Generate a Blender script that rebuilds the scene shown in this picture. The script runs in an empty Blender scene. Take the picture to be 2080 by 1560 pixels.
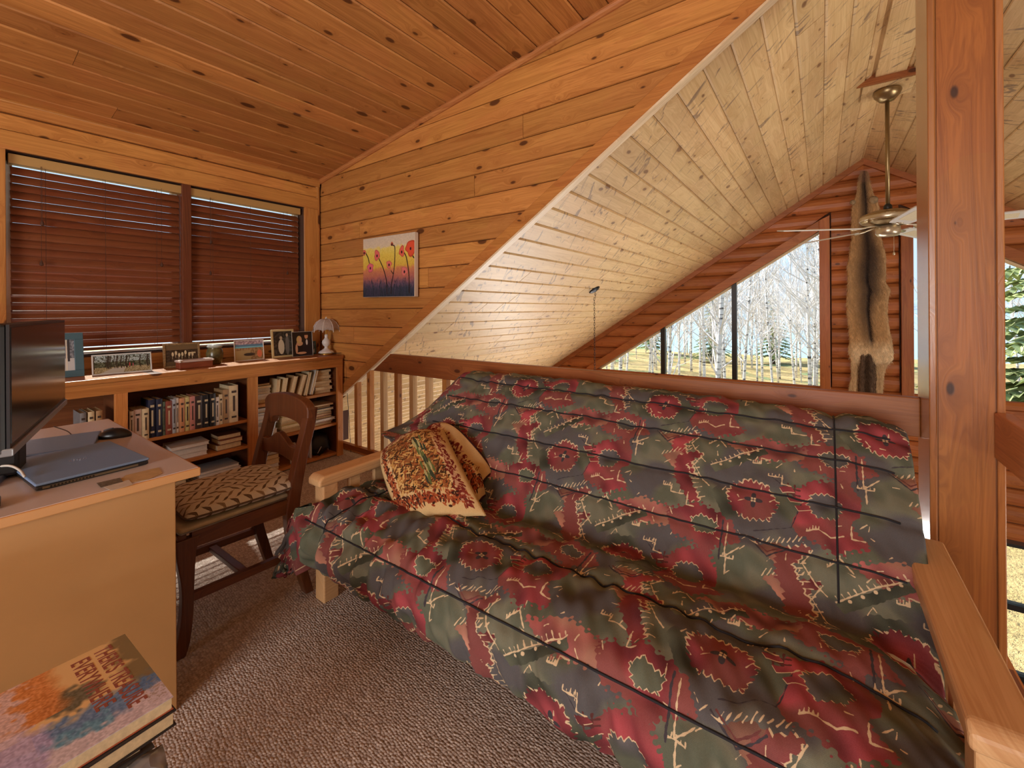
import bpy, bmesh, math, random
import numpy as np
from mathutils import Vector, Matrix
R = random.Random(7)
RN = np.random.default_rng(11)
sc = bpy.context.scene
COL = sc.collection

# ------------------------------------------------------------------ camera
FPX, HCAM, PITCHY = 875.3, 1.254, 630.0          # focal length in px of the 2080x1560 frame, eye height, horizon row
TH = math.atan2(628, FPX); ROLL = 0.0065
cam = bpy.data.cameras.new('camera'); camo = bpy.data.objects.new('camera', cam); COL.objects.link(camo)
fw = Vector((-math.sin(TH), math.cos(TH), 0)); rt = Vector((math.cos(TH), math.sin(TH), 0)); up = Vector((0, 0, 1))
cr = rt*math.cos(ROLL) - up*math.sin(ROLL); cu = up*math.cos(ROLL) + rt*math.sin(ROLL)
camo.matrix_world = Matrix(((cr.x, cu.x, -fw.x, 0), (cr.y, cu.y, -fw.y, 0), (cr.z, cu.z, -fw.z, HCAM), (0, 0, 0, 1)))
cam.sensor_width = 36; cam.lens = FPX/2080*36; cam.shift_y = -(780-PITCHY)/2080; cam.clip_start = .05; cam.clip_end = 2000
sc.camera = camo

# ------------------------------------------------------------------ colour management, world, sun, daylight fill
vs = sc.view_settings; vs.view_transform = 'Standard'; vs.look = 'None'; vs.gamma = 1.0; vs.use_curve_mapping = False
vs.exposure = 0.0
w = bpy.data.worlds.new('sky'); sc.world = w; w.use_nodes = True
nt = w.node_tree; nt.nodes.clear()
o_ = nt.nodes.new('ShaderNodeOutputWorld'); bg = nt.nodes.new('ShaderNodeBackground')
tc = nt.nodes.new('ShaderNodeTexCoord'); sx = nt.nodes.new('ShaderNodeSeparateXYZ'); rp = nt.nodes.new('ShaderNodeValToRGB')
nt.links.new(tc.outputs['Generated'], sx.inputs[0]); nt.links.new(sx.outputs['Z'], rp.inputs[0])
rp.color_ramp.elements[0].position = 0.0; rp.color_ramp.elements[0].color = (.68, .84, 1.0, 1)
rp.color_ramp.elements[1].position = 0.7; rp.color_ramp.elements[1].color = (.36, .58, .95, 1)
nt.links.new(rp.outputs[0], bg.inputs[0]); bg.inputs[1].default_value = 1.2
nt.links.new(bg.outputs[0], o_.inputs[0])

def lamp(name, typ, loc, direction=None, **kw):
    l = bpy.data.lights.new(name, typ); o = bpy.data.objects.new(name, l); COL.objects.link(o); o.location = loc
    if direction is not None: o.rotation_euler = Vector(direction).to_track_quat('-Z', 'Y').to_euler()
    for k, v in kw.items(): setattr(l, k, v)
    return o
SUN_DIR = Vector((.68, -.09, -.70)).normalized()
lamp('sun', 'SUN', (-20, 6, 12), SUN_DIR, energy=12.0, angle=.015, color=(1, .93, .82))
# added fill lights standing in for daylight, set in out-of-view window openings
lamp('daylight_fill_rear', 'AREA', (-.1, -3.98, 1.25), (0, 1, 0), shape='RECTANGLE', size=2.5, size_y=1.8, energy=200, color=(1, .97, .93))
lamp('daylight_fill_lower', 'AREA', (-1.75, 6.54, -1.8), (0, -1, 0), shape='RECTANGLE', size=3.5, size_y=1.2, energy=215, color=(1, .98, .95))
lamp('daylight_fill_side', 'AREA', (6.68, 1.2, -1.8), (-1, 0, 0), shape='RECTANGLE', size=4.6, size_y=1.1, energy=330, color=(1, .95, .86))
for nm, loc, d, sxx, syy in (('portal_gable_window', (-1.3, 6.62, 1.2), (0, -1, 0), 3.3, 2.3), ('portal_gable_window_mirror', (2.1, 6.62, 1.2), (0, -1, 0), 3.3, 2.3)):
    p = lamp(nm, 'AREA', loc, d, shape='RECTANGLE', size=sxx, size_y=syy, energy=1); p.data.cycles.is_portal = True

# ------------------------------------------------------------------ mesh helpers
class MB:
    def __init__(s): s.v = []; s.f = []; s.m = []; s.cur = 0; s.uv = {}
    def mat(s, i): s.cur = i; return s
    def add(s, vs, fs):
        b = len(s.v); s.v += [tuple(p) for p in vs]
        for f in fs: s.f.append(tuple(b+i for i in f)); s.m.append(s.cur)
        return b
    def hexa(s, p):   # p: 8 points, bottom loop 0-3 and top loop 4-7
        return s.add(p, [(3,2,1,0),(4,5,6,7),(0,1,5,4),(1,2,6,5),(2,3,7,6),(3,0,4,7)])
    def box(s, x0, x1, y0, y1, z0, z1):
        return s.hexa([(x0,y0,z0),(x1,y0,z0),(x1,y1,z0),(x0,y1,z0),(x0,y0,z1),(x1,y0,z1),(x1,y1,z1),(x0,y1,z1)])
    def cbox(s, x0, x1, y0, y1, z0, z1, c=.004):   # box with bevelled edges
        bm = bmesh.new(); bmesh.ops.create_cube(bm, size=1)
        for v in bm.verts: v.co = Vector(((x0+x1)/2+v.co.x*(x1-x0), (y0+y1)/2+v.co.y*(y1-y0), (z0+z1)/2+v.co.z*(z1-z0)))
        bmesh.ops.bevel(bm, geom=list(bm.edges), offset=c, segments=2, affect='EDGES', profile=.5)
        s.frombm(bm)
    def frombm(s, bm, M=None):
        bm.verts.ensure_lookup_table(); bm.verts.index_update()
        s.add([(M @ v.co if M else v.co.copy()) for v in bm.verts], [tuple(v.index for v in f.verts) for f in bm.faces]); bm.free()
    def prism(s, poly, axis, a, b):   # 2D polygon extruded along axis from a to b
        def P(u, v, t): return {'x': (t, u, v), 'y': (u, t, v), 'z': (u, v, t)}[axis]
        n = len(poly); vs_ = [P(u, v, a) for u, v in poly]+[P(u, v, b) for u, v in poly]
        s.add(vs_, [tuple(range(n-1, -1, -1)), tuple(range(n, 2*n))]+[(i, (i+1) % n, n+(i+1) % n, n+i) for i in range(n)])
    def tube(s, pts, rad, n=8, cap=True, flat=1.0):
        pts = [Vector(p) for p in pts]; rad = rad if hasattr(rad, '__len__') else [rad]*len(pts)
        rings = []; ref = Vector((0, 0, 1))
        for i, p in enumerate(pts):
            d = (pts[min(i+1, len(pts)-1)]-pts[max(i-1, 0)]).normalized()
            if abs(d.dot(ref)) > .95: a = d.cross(Vector((1, 0, 0))).normalized()
            else: a = d.cross(ref).normalized()
            b = d.cross(a).normalized()
            rings.append([p+(a*math.cos(2*math.pi*k/n)+b*flat*math.sin(2*math.pi*k/n))*rad[i] for k in range(n)])
        fs = []
        for i in range(len(pts)-1):
            for k in range(n): fs.append((i*n+k, i*n+(k+1) % n, (i+1)*n+(k+1) % n, (i+1)*n+k))
        if cap: fs += [tuple(range(n-1, -1, -1)), tuple((len(pts)-1)*n+k for k in range(n))]
        s.add([q for r_ in rings for q in r_], fs)
    def lathe(s, prof, c=(0, 0, 0), n=24, flute=None):   # prof: (r,z)
        vs_, fs = [], []
        for r_, z in prof:
            for k in range(n):
                a = 2*math.pi*k/n; rr = r_*(1+(flute(a, z) if flute else 0)); vs_.append((c[0]+rr*math.cos(a), c[1]+rr*math.sin(a), c[2]+z))
        for i in range(len(prof)-1):
            for k in range(n): fs.append((i*n+k, i*n+(k+1) % n, (i+1)*n+(k+1) % n, (i+1)*n+k))
        if prof[0][0] > 1e-4: fs.append(tuple(range(n-1, -1, -1)))
        if prof[-1][0] > 1e-4: fs.append(tuple((len(prof)-1)*n+k for k in range(n)))
        s.add(vs_, fs)
    def grid(s, P, nu, nv, uv=None, closed_u=False):   # P[i][j]
        b = len(s.v); s.v += [tuple(P[i][j]) for i in range(nu) for j in range(nv)]
        for i in range(nu-1):
            for j in range(nv-1):
                s.f.append((b+i*nv+j, b+(i+1)*nv+j, b+(i+1)*nv+j+1, b+i*nv+j+1)); s.m.append(s.cur)
        if uv is not None:
            for i in range(nu):
                for j in range(nv): s.uv[b+i*nv+j] = uv[i][j]
    def build(s, name, mats, parent=None, smooth=False, M=None, **tags):
        me = bpy.data.meshes.new(name)
        vv = s.v if M is None else [tuple(M @ Vector(p)) for p in s.v]
        me.from_pydata(vv, [], s.f); me.update()
        mats = mats if isinstance(mats, (list, tuple)) else [mats]
        for m in mats: me.materials.append(m)
        if len(mats) > 1: me.polygons.foreach_set('material_index', s.m)
        if s.uv:
            ul = me.uv_layers.new(name='UVMap')
            li = np.empty(len(me.loops), dtype=np.int32); me.loops.foreach_get('vertex_index', li)
            arr = np.zeros((len(s.v), 2), dtype=np.float32)
            for k, t in s.uv.items(): arr[k] = t
            ul.data.foreach_set('uv', arr[li].ravel())
        if smooth: me.polygons.foreach_set('use_smooth', [True]*len(me.polygons))
        o = bpy.data.objects.new(name, me); COL.objects.link(o)
        if parent: attach(o, parent)
        tag(o, **tags); return o
def attach(o, p):
    o.parent = p
    o.matrix_parent_inverse = Matrix.Identity(4)
def tag(o, label=None, cat=None, group=None, kind=None):
    if label: o['label'] = label
    if cat: o['category'] = cat
    if group: o['group'] = group
    if kind: o['kind'] = kind
    return o
def empty(name, label=None, cat=None, group=None, loc=(0, 0, 0), rot=0, kind=None):
    o = bpy.data.objects.new(name, None); COL.objects.link(o); o.location = loc; o.rotation_euler = (0, 0, rot); o.empty_display_size = .05
    return tag(o, label, cat, group, kind)
def bevel(o, wd=.003, seg=2, ang=35):
    m = o.modifiers.new('bevel', 'BEVEL'); m.width = wd; m.segments = seg; m.limit_method = 'ANGLE'; m.angle_limit = math.radians(ang)
    return o
def copy_tree(o, parent=None, **tags):
    c = o.copy(); COL.objects.link(c)
    if parent: c.parent = parent
    for ch in list(o.children): copy_tree(ch, c)
    tag(c, **tags); return c
def board(mb, a, b, c, d, n, t, ch=.005):
    """plank: face corners a->b (one long edge) and d->c (the other), back on the plane, front t along n, chamfered long edges"""
    a, b, c, d, n = map(Vector, (a, b, c, d, n)); n = n.normalized()
    e0 = (d-a); e1 = (c-b); e0 = e0.normalized()*min(ch, e0.length*.3) if e0.length > 1e-6 else e0; e1 = e1.normalized()*min(ch, e1.length*.3) if e1.length > 1e-6 else e1
    m_ = n*(t-ch); f_ = n*t
    vs_ = [a, b, c, d, a+m_, b+m_, c+m_, d+m_, a+e0+f_, b+e1+f_, c-e1+f_, d-e0+f_]
    mb.add(vs_, [(3,2,1,0),(0,1,5,4),(1,2,6,5),(2,3,7,6),(3,0,4,7),(4,5,9,8),(6,7,11,10),(5,6,10,9),(7,4,8,11),(8,9,10,11)])

# ------------------------------------------------------------------ node helpers and materials
class NT:
    def __init__(s, name):
        s.m = bpy.data.materials.new(name); s.m.use_nodes = True; s.t = s.m.node_tree; s.b = s.t.nodes['Principled BSDF']
    def n(s, typ, **kw):
        nd = s.t.nodes.new('ShaderNode'+typ)
        for k, v in kw.items():
            if k.startswith('i_'): nd.inputs[k[2:].replace('_', ' ')].default_value = v
            elif k.startswith('x'): nd.inputs[int(k[1:])].default_value = v
            else: setattr(nd, k, v)
        return nd
    def l(s, a, b): s.t.links.new(a, b)
    def math(s, op, a, b=None, clamp=False):
        nd = s.n('Math', operation=op, use_clamp=clamp)
        for i, v in enumerate((a, b)):
            if v is None: continue
            if isinstance(v, (int, float)): nd.inputs[i].default_value = v
            else: s.l(v, nd.inputs[i])
        return nd.outputs[0]
    def mix(s, fac, a, b, bt='MIX'):
        nd = s.n('Mix', data_type='RGBA', blend_type=bt)
        for sock, v in ((nd.inputs[0], fac), (nd.inputs[6], a), (nd.inputs[7], b)):
            if isinstance(v, (int, float)): sock.default_value = v
            elif isinstance(v, tuple): sock.default_value = (*v[:3], 1)
            else: s.l(v, sock)
        return nd.outputs[2]
    def ramp(s, fac, *stops):
        nd = s.n('ValToRGB'); cr_ = nd.color_ramp
        while len(cr_.elements) < len(stops): cr_.elements.new(.5)
        for e, (p, c) in zip(cr_.elements, stops): e.position = p; e.color = (*c, 1) if len(c) == 3 else c
        s.l(fac, nd.inputs[0]); return nd.outputs[0]
    def smooth(s, v, lo, hi, t0=0., t1=1.):
        nd = s.n('MapRange', interpolation_type='SMOOTHSTEP'); s.l(v, nd.inputs[0])
        nd.inputs[1].default_value = lo; nd.inputs[2].default_value = hi; nd.inputs[3].default_value = t0; nd.inputs[4].default_value = t1
        return nd.outputs[0]
    def bump(s, h, strength=.3, dist=.01):
        nd = s.n('Bump'); nd.inputs['Strength'].default_value = strength; nd.inputs['Distance'].default_value = dist
        s.l(h, nd.inputs['Height']); s.l(nd.outputs[0], s.b.inputs['Normal'])
def srgb(*c): return tuple(((x/255)/12.92 if x/255 <= .04045 else ((x/255+.055)/1.055)**2.4) for x in c)
MATS = {}
def plain(name, rgb, rough=.5, metal=0, spec=.5, **kw):
    if name in MATS: return MATS[name]
    k = NT(name); k.b.inputs['Base Color'].default_value = (*srgb(*rgb), 1); k.b.inputs['Roughness'].default_value = rough
    k.b.inputs['Metallic'].default_value = metal; k.b.inputs['Specular IOR Level'].default_value = spec
    for a, v in kw.items(): k.b.inputs[a.replace('_', ' ')].default_value = v
    MATS[name] = k.m; return k.m
def speck(name, rgb, rough=.6, amt=.25, scale=40, bump=0.):
    """plain colour with fine mottling"""
    if name in MATS: return MATS[name]
    k = NT(name); tcn = k.n('TexCoord'); nz = k.n('TexNoise', i_Scale=scale, i_Detail=4.); k.l(tcn.outputs['Object'], nz.inputs['Vector'])
    c = srgb(*rgb); col = k.ramp(nz.outputs[0], (.3, tuple(x*(1-amt) for x in c)), (.7, tuple(min(1, x*(1+amt)) for x in c)))
    k.l(col, k.b.inputs['Base Color']); k.b.inputs['Roughness'].default_value = rough
    if bump: k.bump(nz.outputs[0], bump, .003)
    MATS[name] = k.m; return k.m
def pine(name, along, across, light, dark, knot=(70, 34, 18), rough=.42, knots=1.0, blue=0., vary=.18, coat=.0):
    if name in MATS: return MATS[name]
    k = NT(name); g = k.n('NewGeometry'); s3 = k.n('SeparateXYZ'); k.l(g.outputs['Position'], s3.inputs[0])
    oi = k.n('ObjectInfo'); rnd = oi.outputs['Random']
    def pick(w):
        if len(w) == 1: return s3.outputs[w.upper()]
        return k.math('ADD', s3.outputs[w[0].upper()], s3.outputs[w[1].upper()])
    al = k.math('ADD', pick(along), k.math('MULTIPLY', rnd, 57.3)); ac = k.math('ADD', pick(across), k.math('MULTIPLY', rnd, 23.1))
    # knots: cells on the plank
    cv = k.n('CombineXYZ'); k.l(k.math('MULTIPLY', al, 3.0), cv.inputs[0]); k.l(k.math('MULTIPLY', ac, 6.6), cv.inputs[1])
    vo = k.n('TexVoronoi', voronoi_dimensions='2D', i_Scale=1., i_Randomness=1.); k.l(cv.outputs[0], vo.inputs['Vector'])
    sep = k.n('SeparateColor'); k.l(vo.outputs['Color'], sep.inputs[0])
    dist = vo.outputs['Distance']
    size = k.math('MULTIPLY', k.math('POWER', sep.outputs[0], 2.2), .15*knots)
    core = k.math('SUBTRACT', dist, size); km = k.smooth(core, -.035, .012, 1, 0)
    halo = k.smooth(core, 0., .22, 1, 0)
    # grain, bent around the knots
    gv = k.n('CombineXYZ'); bend = k.math('MULTIPLY', halo, .035)
    k.l(k.math('MULTIPLY', al, .9), gv.inputs[0]); k.l(k.math('MULTIPLY', k.math('ADD', ac, bend), 16.), gv.inputs[1])
    n1 = k.n('TexNoise', noise_dimensions='2D', i_Scale=1., i_Detail=5., i_Roughness=.62, i_Distortion=.6); k.l(gv.outputs[0], n1.inputs['Vector'])
    gv2 = k.n('CombineXYZ'); k.l(k.math('MULTIPLY', al, 2.5), gv2.inputs[0]); k.l(k.math('MULTIPLY', k.math('ADD', ac, bend), 130.), gv2.inputs[1])
    n2 = k.n('TexNoise', noise_dimensions='2D', i_Scale=1., i_Detail=2.); k.l(gv2.outputs[0], n2.inputs['Vector'])
    ring = k.math('SINE', k.math('MULTIPLY', n1.outputs[0], 42.))
    gr = k.math('ADD', k.math('MULTIPLY', n1.outputs[0], .6), k.math('ADD', k.math('MULTIPLY', ring, .07), k.math('MULTIPLY', n2.outputs[0], .3)))
    col = k.ramp(gr, (.3, srgb(*light)), (.78, srgb(*dark)))
    tone = k.n('HueSaturation'); k.l(col, tone.inputs['Color'])
    k.l(k.math('ADD', k.math('MULTIPLY', rnd, vary*2), 1-vary), tone.inputs['Value'])
    k.l(k.math('ADD', k.math('MULTIPLY', sep.outputs[2], .006), .497), tone.inputs['Hue'])
    col = tone.outputs[0]
    if blue:
        bv = k.n('CombineXYZ'); k.l(k.math('MULTIPLY', k.math('ADD', al, k.math('MULTIPLY', ac, .7)), 27.), bv.inputs[0]); k.l(k.math('MULTIPLY', ac, 9.), bv.inputs[1])
        n3 = k.n('TexNoise', noise_dimensions='2D', i_Scale=.6, i_Detail=3., i_Roughness=.6, i_Distortion=1.2); k.l(bv.outputs[0], n3.inputs['Vector'])
        col = k.mix(k.smooth(n3.outputs[0], .60, .70, 0, blue), col, srgb(118, 96, 84))
    col = k.mix(k.math('MULTIPLY', halo, .28), col, srgb(*dark)); col = k.mix(k.math('MULTIPLY', km, .86), col, srgb(*knot))
    k.l(col, k.b.inputs['Base Color']); k.b.inputs['Roughness'].default_value = rough; k.b.inputs['Specular IOR Level'].default_value = .35
    if coat: k.b.inputs['Coat Weight'].default_value = coat; k.b.inputs['Coat Roughness'].default_value = .25
    k.bump(k.math('ADD', gr, k.math('MULTIPLY', km, -.4)), .12, .004)
    MATS[name] = k.m; return k.m
def imgmat(name, arr, rough=.6, spec=.4, bump=0., repeat=True, uvmul=None):
    """arr: H x W x 3 sRGB values computed in this script, row 0 at the bottom"""
    h, w_ = arr.shape[:2]; im = bpy.data.images.new(name, w_, h)
    px = np.ones((h, w_, 4), dtype=np.float32); px[..., :3] = np.clip(arr, 0, 1); im.pixels.foreach_set(px.ravel()); im.update()
    k = NT(name); t = k.n('TexImage'); t.image = im; t.extension = 'REPEAT' if repeat else 'EXTEND'
    uvn = k.n('UVMap'); k.l(uvn.outputs[0], t.inputs[0]); k.l(t.outputs[0], k.b.inputs['Base Color'])
    k.b.inputs['Roughness'].default_value = rough; k.b.inputs['Specular IOR Level'].default_value = spec
    if bump:
        tcn = k.n('TexCoord'); nz = k.n('TexNoise', i_Scale=420., i_Detail=2.); k.l(tcn.outputs['Object'], nz.inputs['Vector']); k.bump(nz.outputs[0], bump, .002)
    MATS[name] = k.m; return k.m

# wood tones: (light, dark)
LOFT = ((204, 142, 76), (158, 96, 44)); DAYLIT = ((216, 184, 136), (182, 144, 96)); RED = ((172, 102, 54), (126, 66, 32))  # middle pair: the same pine with great-room daylight mixed into its colour
wood_x = pine('pine_boards', 'x', 'z', *LOFT); wood_cy = pine('pine_ceiling_boards', 'y', 'x', (192, 130, 72), (146, 88, 42), vary=.16)
wood_y = pine('pine_along_wall', 'y', 'z', *LOFT); wood_z = pine('pine_upright', 'z', 'xy', *LOFT)
daylit_y = pine('daylit_pine_ceiling', 'y', 'x', *DAYLIT, knot=(120, 84, 58), blue=.75, knots=.75, vary=.09); pale_z = pine('pale_pine_upright', 'z', 'xy', *DAYLIT, knots=.5)
red_x = pine('red_cedar_siding', 'x', 'z', *RED, knots=.8); red_z = pine('red_cedar_upright', 'z', 'x', *RED, knots=.5); red_s = pine('red_cedar_slope', 'xz', 'z', *RED, knots=.4)
rail_x = pine('rail_pine', 'x', 'z', (164, 98, 52), (118, 64, 32), knots=1.0); rail_y = pine('rail_pine_side', 'y', 'z', (182, 116, 64), (138, 80, 40))
arm_y = pine('futon_pine', 'y', 'xz', (218, 176, 128), (190, 138, 90), knots=.3, rough=.35)
black = plain('black_plastic', (22, 22, 24), .45)
# ================================================================== the setting
XW, YP, YG, XR, ZR, ZL = -3.78, 2.22, 6.5, .41, 3.0, -2.6
SL = .6475
def zc(x): return .152*x+3.04           # loft (shed) ceiling
def zm(x): return SL*x+2.737            # great room ceiling, slope towards the window wall
def zr(x): return ZR-SL*(x-XR)          # great room ceiling, other slope
def zw(x): return 2.205+SL*(x+.0165)    # head of the raked gable window
mir = lambda x: 2*XR-x
backing = plain('board_backing', (70, 40, 24), .9)
def st(o): o['kind'] = 'structure'; return o

# carpet
k = NT('carpet_loops'); g = k.n('NewGeometry'); mp = k.n('Mapping'); mp.inputs['Rotation'].default_value = (0, 0, .12); mp.inputs['Scale'].default_value = (95, 120, 80); k.l(g.outputs['Position'], mp.inputs[0])
nzw = k.n('TexNoise', i_Scale=9., i_Detail=2.); k.l(g.outputs['Position'], nzw.inputs['Vector'])
vm = k.n('VectorMath', operation='MULTIPLY_ADD'); k.l(nzw.outputs['Color'], vm.inputs[0]); vm.inputs[1].default_value = (1.6, 1.6, 0); k.l(mp.outputs[0], vm.inputs[2])
vo = k.n('TexVoronoi', i_Scale=1., i_Randomness=.55); vo.feature = 'F1'; k.l(vm.outputs[0], vo.inputs['Vector'])
nz = k.n('TexNoise', i_Scale=300., i_Detail=2.); k.l(g.outputs['Position'], nz.inputs['Vector'])
sepc = k.n('SeparateColor'); k.l(vo.outputs['Color'], sepc.inputs[0])
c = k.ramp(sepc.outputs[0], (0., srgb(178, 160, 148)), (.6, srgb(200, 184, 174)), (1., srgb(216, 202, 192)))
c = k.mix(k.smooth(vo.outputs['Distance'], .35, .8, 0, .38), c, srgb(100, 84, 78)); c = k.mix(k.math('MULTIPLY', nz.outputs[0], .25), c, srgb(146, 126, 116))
k.l(c, k.b.inputs['Base Color']); k.b.inputs['Roughness'].default_value = 1.; k.b.inputs['Specular IOR Level'].default_value = .1
k.bump(k.math('SUBTRACT', k.math('MULTIPLY', nz.outputs[0], .25), vo.outputs['Distance']), .8, .007); carpet = k.m

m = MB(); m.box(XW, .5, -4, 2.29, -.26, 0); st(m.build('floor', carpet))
m = MB(); m.box(-6, 6.9, -4, 6.7, ZL-.2, ZL); st(m.build('floor_great_room', speck('hardwood', (120, 84, 56), .5)))
m = MB(); m.box(XW, .53, 2.29, 2.315, -.28, .02); m.box(.5, .53, -4, 2.29, -.28, .02); st(m.build('trim_1', wood_x))

# --- window wall (wall_left), opening y .31..2.06, z .985..2.19
WY0, WYM0, WYM1, WY1, WZ0, WZ1 = .315, 1.152, 1.208, 2.06, .985, 2.19
m = MB()
m.box(XW-.16, XW, -4, WY0, 0, 2.6); m.box(XW-.16, XW, WY1, 2.5, 0, 2.6); m.box(XW-.16, XW, WY0, WY1, 0, WZ0); m.box(XW-.16, XW, WY0, WY1, WZ1, 2.6); m.box(XW-.16, XW, -4, 2.26, ZL, -.26)
wl = st(m.build('wall_left', backing))
for z0, z1 in ((2.302, 2.392), (2.398, 2.47)):
    m = MB(); board(m, (XW, -4, z0), (XW, 2.2, z0), (XW, 2.2, z1), (XW, -4, z1), (1, 0, 0), .018 if z0 < 2.35 else .03, .006); m.build('board', wood_y, wl)
for i in range(6):
    z0 = .03+.15*i; m = MB(); board(m, (XW, -4, z0), (XW, 2.2, z0), (XW, 2.2, z0+.146), (XW, -4, z0+.146), (1, 0, 0), .012); m.build('board', wood_y, wl)
for i in range(9):
    z0 = .93+.15*i
    m = MB(); board(m, (XW, -4, z0), (XW, .19, z0), (XW, .19, z0+.146), (XW, -4, z0+.146), (1, 0, 0), .012); m.build('board', wood_y, wl)
win = empty('window_1', kind='structure')
def cb(name, mat, x0, x1, y0, y1, z0, z1, parent, c=.003, **t):
    m = MB(); m.cbox(x0, x1, y0, y1, z0, z1, c); return m.build(name, mat, parent, **t)
cb('casing', wood_y, XW, XW+.022, .19, 2.185, WZ1, 2.297, win); cb('casing', wood_z, XW, XW+.022, WY1, 2.185, .93, WZ1, win); cb('casing', wood_z, XW, XW+.022, .19, WY0, .93, WZ1, win)
cb('apron', wood_y, XW, XW+.02, WY0, WY1, .90, WZ0-.012, win); cb('sill', wood_y, XW-.13, XW-.012, WY0, WY1, WZ0-.014, WZ0, win)
dkw = pine('dark_frame_wood', 'z', 'xy', (120, 66, 40), (84, 42, 26), knots=.3)
cb('mullion', dkw, XW-.14, XW+.004, WYM0, WYM1, WZ0, WZ1, win)
wht = plain('white_vinyl', (222, 214, 204), .4)
for y0, y1 in ((WY0, WYM0), (WYM1, WY1)):
    m = MB(); m.box(XW-.14, XW-.1, y0, y0+.035, WZ0, WZ1); m.box(XW-.14, XW-.1, y1-.035, y1, WZ0, WZ1); m.box(XW-.14, XW-.1, y0, y1, WZ0, WZ0+.016); m.box(XW-.14, XW-.1, y0, y1, WZ1-.04, WZ1); m.build('sash', wht, win)
k = NT('clear_glass'); k.t.nodes.remove(k.b); out = [n for n in k.t.nodes if n.type == 'OUTPUT_MATERIAL'][0]
tr = k.n('BsdfTransparent'); tr.inputs[0].default_value = (.96, .98, .98, 1); gl = k.n('BsdfGlossy'); gl.inputs['Roughness'].default_value = .02; fr = k.n('Fresnel'); fr.inputs[0].default_value = 1.1; mx = k.n('MixShader')
k.l(fr.outputs[0], mx.inputs[0]); k.l(tr.outputs[0], mx.inputs[1]); k.l(gl.outputs[0], mx.inputs[2]); k.l(mx.outputs[0], out.inputs[0]); glass = k.m
for y0, y1 in ((WY0+.03, WYM0-.03), (WYM1+.03, WY1-.03)):
    m = MB(); m.box(XW-.122, XW-.118, y0, y1, WZ0+.016, WZ1-.035); m.build('pane', glass, win)
m = MB(); m.prism([(XW+.022*math.cos(a), 2.2+.022*math.sin(a)-.01) for a in np.linspace(0, 2*math.pi, 12, endpoint=False)], 'z', .87, zc(XW)-.01); st(m.build('trim_2', wood_z))

# --- the boarded wall above the railing (wall_back)
m = MB(); m.prism([(XW, .30), (XW, zc(XW)+.03), (.295, 3.08), (.295, 2.925)], 'y', YP+.016, YP+.06)
wb = st(m.build('wall_back', backing))
joints = {.974: [-3.27], 1.874: [-3.18], 2.324: [-1.5], 1.424: [-2.35], 2.024: [-1.0-.9], 1.574: []}
xr_ = lambda z: (z-2.737)/SL
xl_ = lambda z: max(XW, (z-3.04)/.152)
for i in range(18):
    z0 = .374+.15*i; z1 = z0+.1462
    if z0 > 3.0: break
    zt = min(z1, 3.08)
    cuts = [None]+joints.get(round(z0, 3), [])+[None]
    for a, b in zip(cuts[:-1], cuts[1:]):
        l0, l1 = (xl_(z0), xl_(zt)) if a is None else (a+.0015, a+.0015)
        r0, r1 = (xr_(z0), xr_(zt)) if b is None else (b-.0015, b-.0015)
        if r0 <= l0 and r1 <= l1: continue
        r0 = max(r0, l0+.002); r1 = max(r1, l1+.002)
        m = MB(); board(m, (r0, YP+.016, z0), (l0, YP+.016, z0), (l1, YP+.016, zt), (r1, YP+.016, zt), (0, -1, 0), .016, .006); m.build('board', wood_x, wb)
# sloping trims along the cut edge
nx, nz_ = -SL/math.hypot(SL, 1), 1/math.hypot(SL, 1)     # unit normal pointing up and to the wall side
slope_mat = pine('pine_slope_trim', 'xz', 'z', (200, 134, 68), (156, 90, 40), knots=.5)
A, B = (-3.42, zm(-3.42)), (.40, zm(.40))
m = MB(); board(m, (B[0], YP, B[1]), (A[0], YP, A[1]), (A[0]+nx*.075, YP, A[1]+nz_*.075), (B[0]+nx*.075, YP, B[1]+nz_*.075), (0, -1, 0), .014, .003); st(m.build('trim_3', slope_mat))
m = MB()
p = [(x, y, zm(x)+dz) for dz in (-.014, 0) for (x, y) in ((A[0], 2.204), (B[0], 2.204), (B[0], 2.258), (A[0], 2.258))]; m.hexa(p); st(m.build('trim_4', pine('pale_edge', 'xz', 'y', (222, 200, 168), (186, 156, 118), knots=.3)))
# trim under the loft ceiling along the wall, and along the window wall
m = MB(); m.tube([(XW, YP-.004, zc(XW)-.012), (.41, YP-.004, zc(.41)-.012)], .024, 10); st(m.build('trim_5', pine('trim_round', 'x', 'z', (206, 138, 82), (160, 94, 50), knots=.9)))
m = MB(); m.tube([(XW+.012, -4, zc(XW)-.004), (XW+.012, 2.2, zc(XW)-.004)], .02, 10); st(m.build('trim_6', wood_y))

# --- loft ceiling
m = MB(); m.hexa([(XW-.1, -4, zc(XW-.1)+.018), (.41, -4, zc(.41)+.018), (.41, 2.3, zc(.41)+.018), (XW-.1, 2.3, zc(XW-.1)+.018), (XW-.1, -4, zc(XW-.1)+.1), (.41, -4, zc(.41)+.1), (.41, 2.3, zc(.41)+.1), (XW-.1, 2.3, zc(XW-.1)+.1)])
ce = st(m.build('ceiling', backing)); nn = Vector((.152, 0, -1)).normalized()
for i in range(-19, 12):
    x0 = -1.077+.1517*i; x1 = x0+.1474
    if x1 < XW+.01 or x0 > .40: continue
    x0 = max(x0, XW); x1 = min(x1, .41)
    cuts = [-4]+sorted(R.uniform(-1.6, 2.0) for _ in range(R.choice((0, 0, 1, 1))))+[2.218]
    for a, b in zip(cuts[:-1], cuts[1:]):
        m = MB(); q = lambda x, y: (x, y, zc(x)+.018)
        board(m, q(x0, a+.001), q(x0, b-.001), q(x1, b-.001), q(x1, a+.001), nn, .017, .007); m.build('board', wood_cy, ce)

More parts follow.
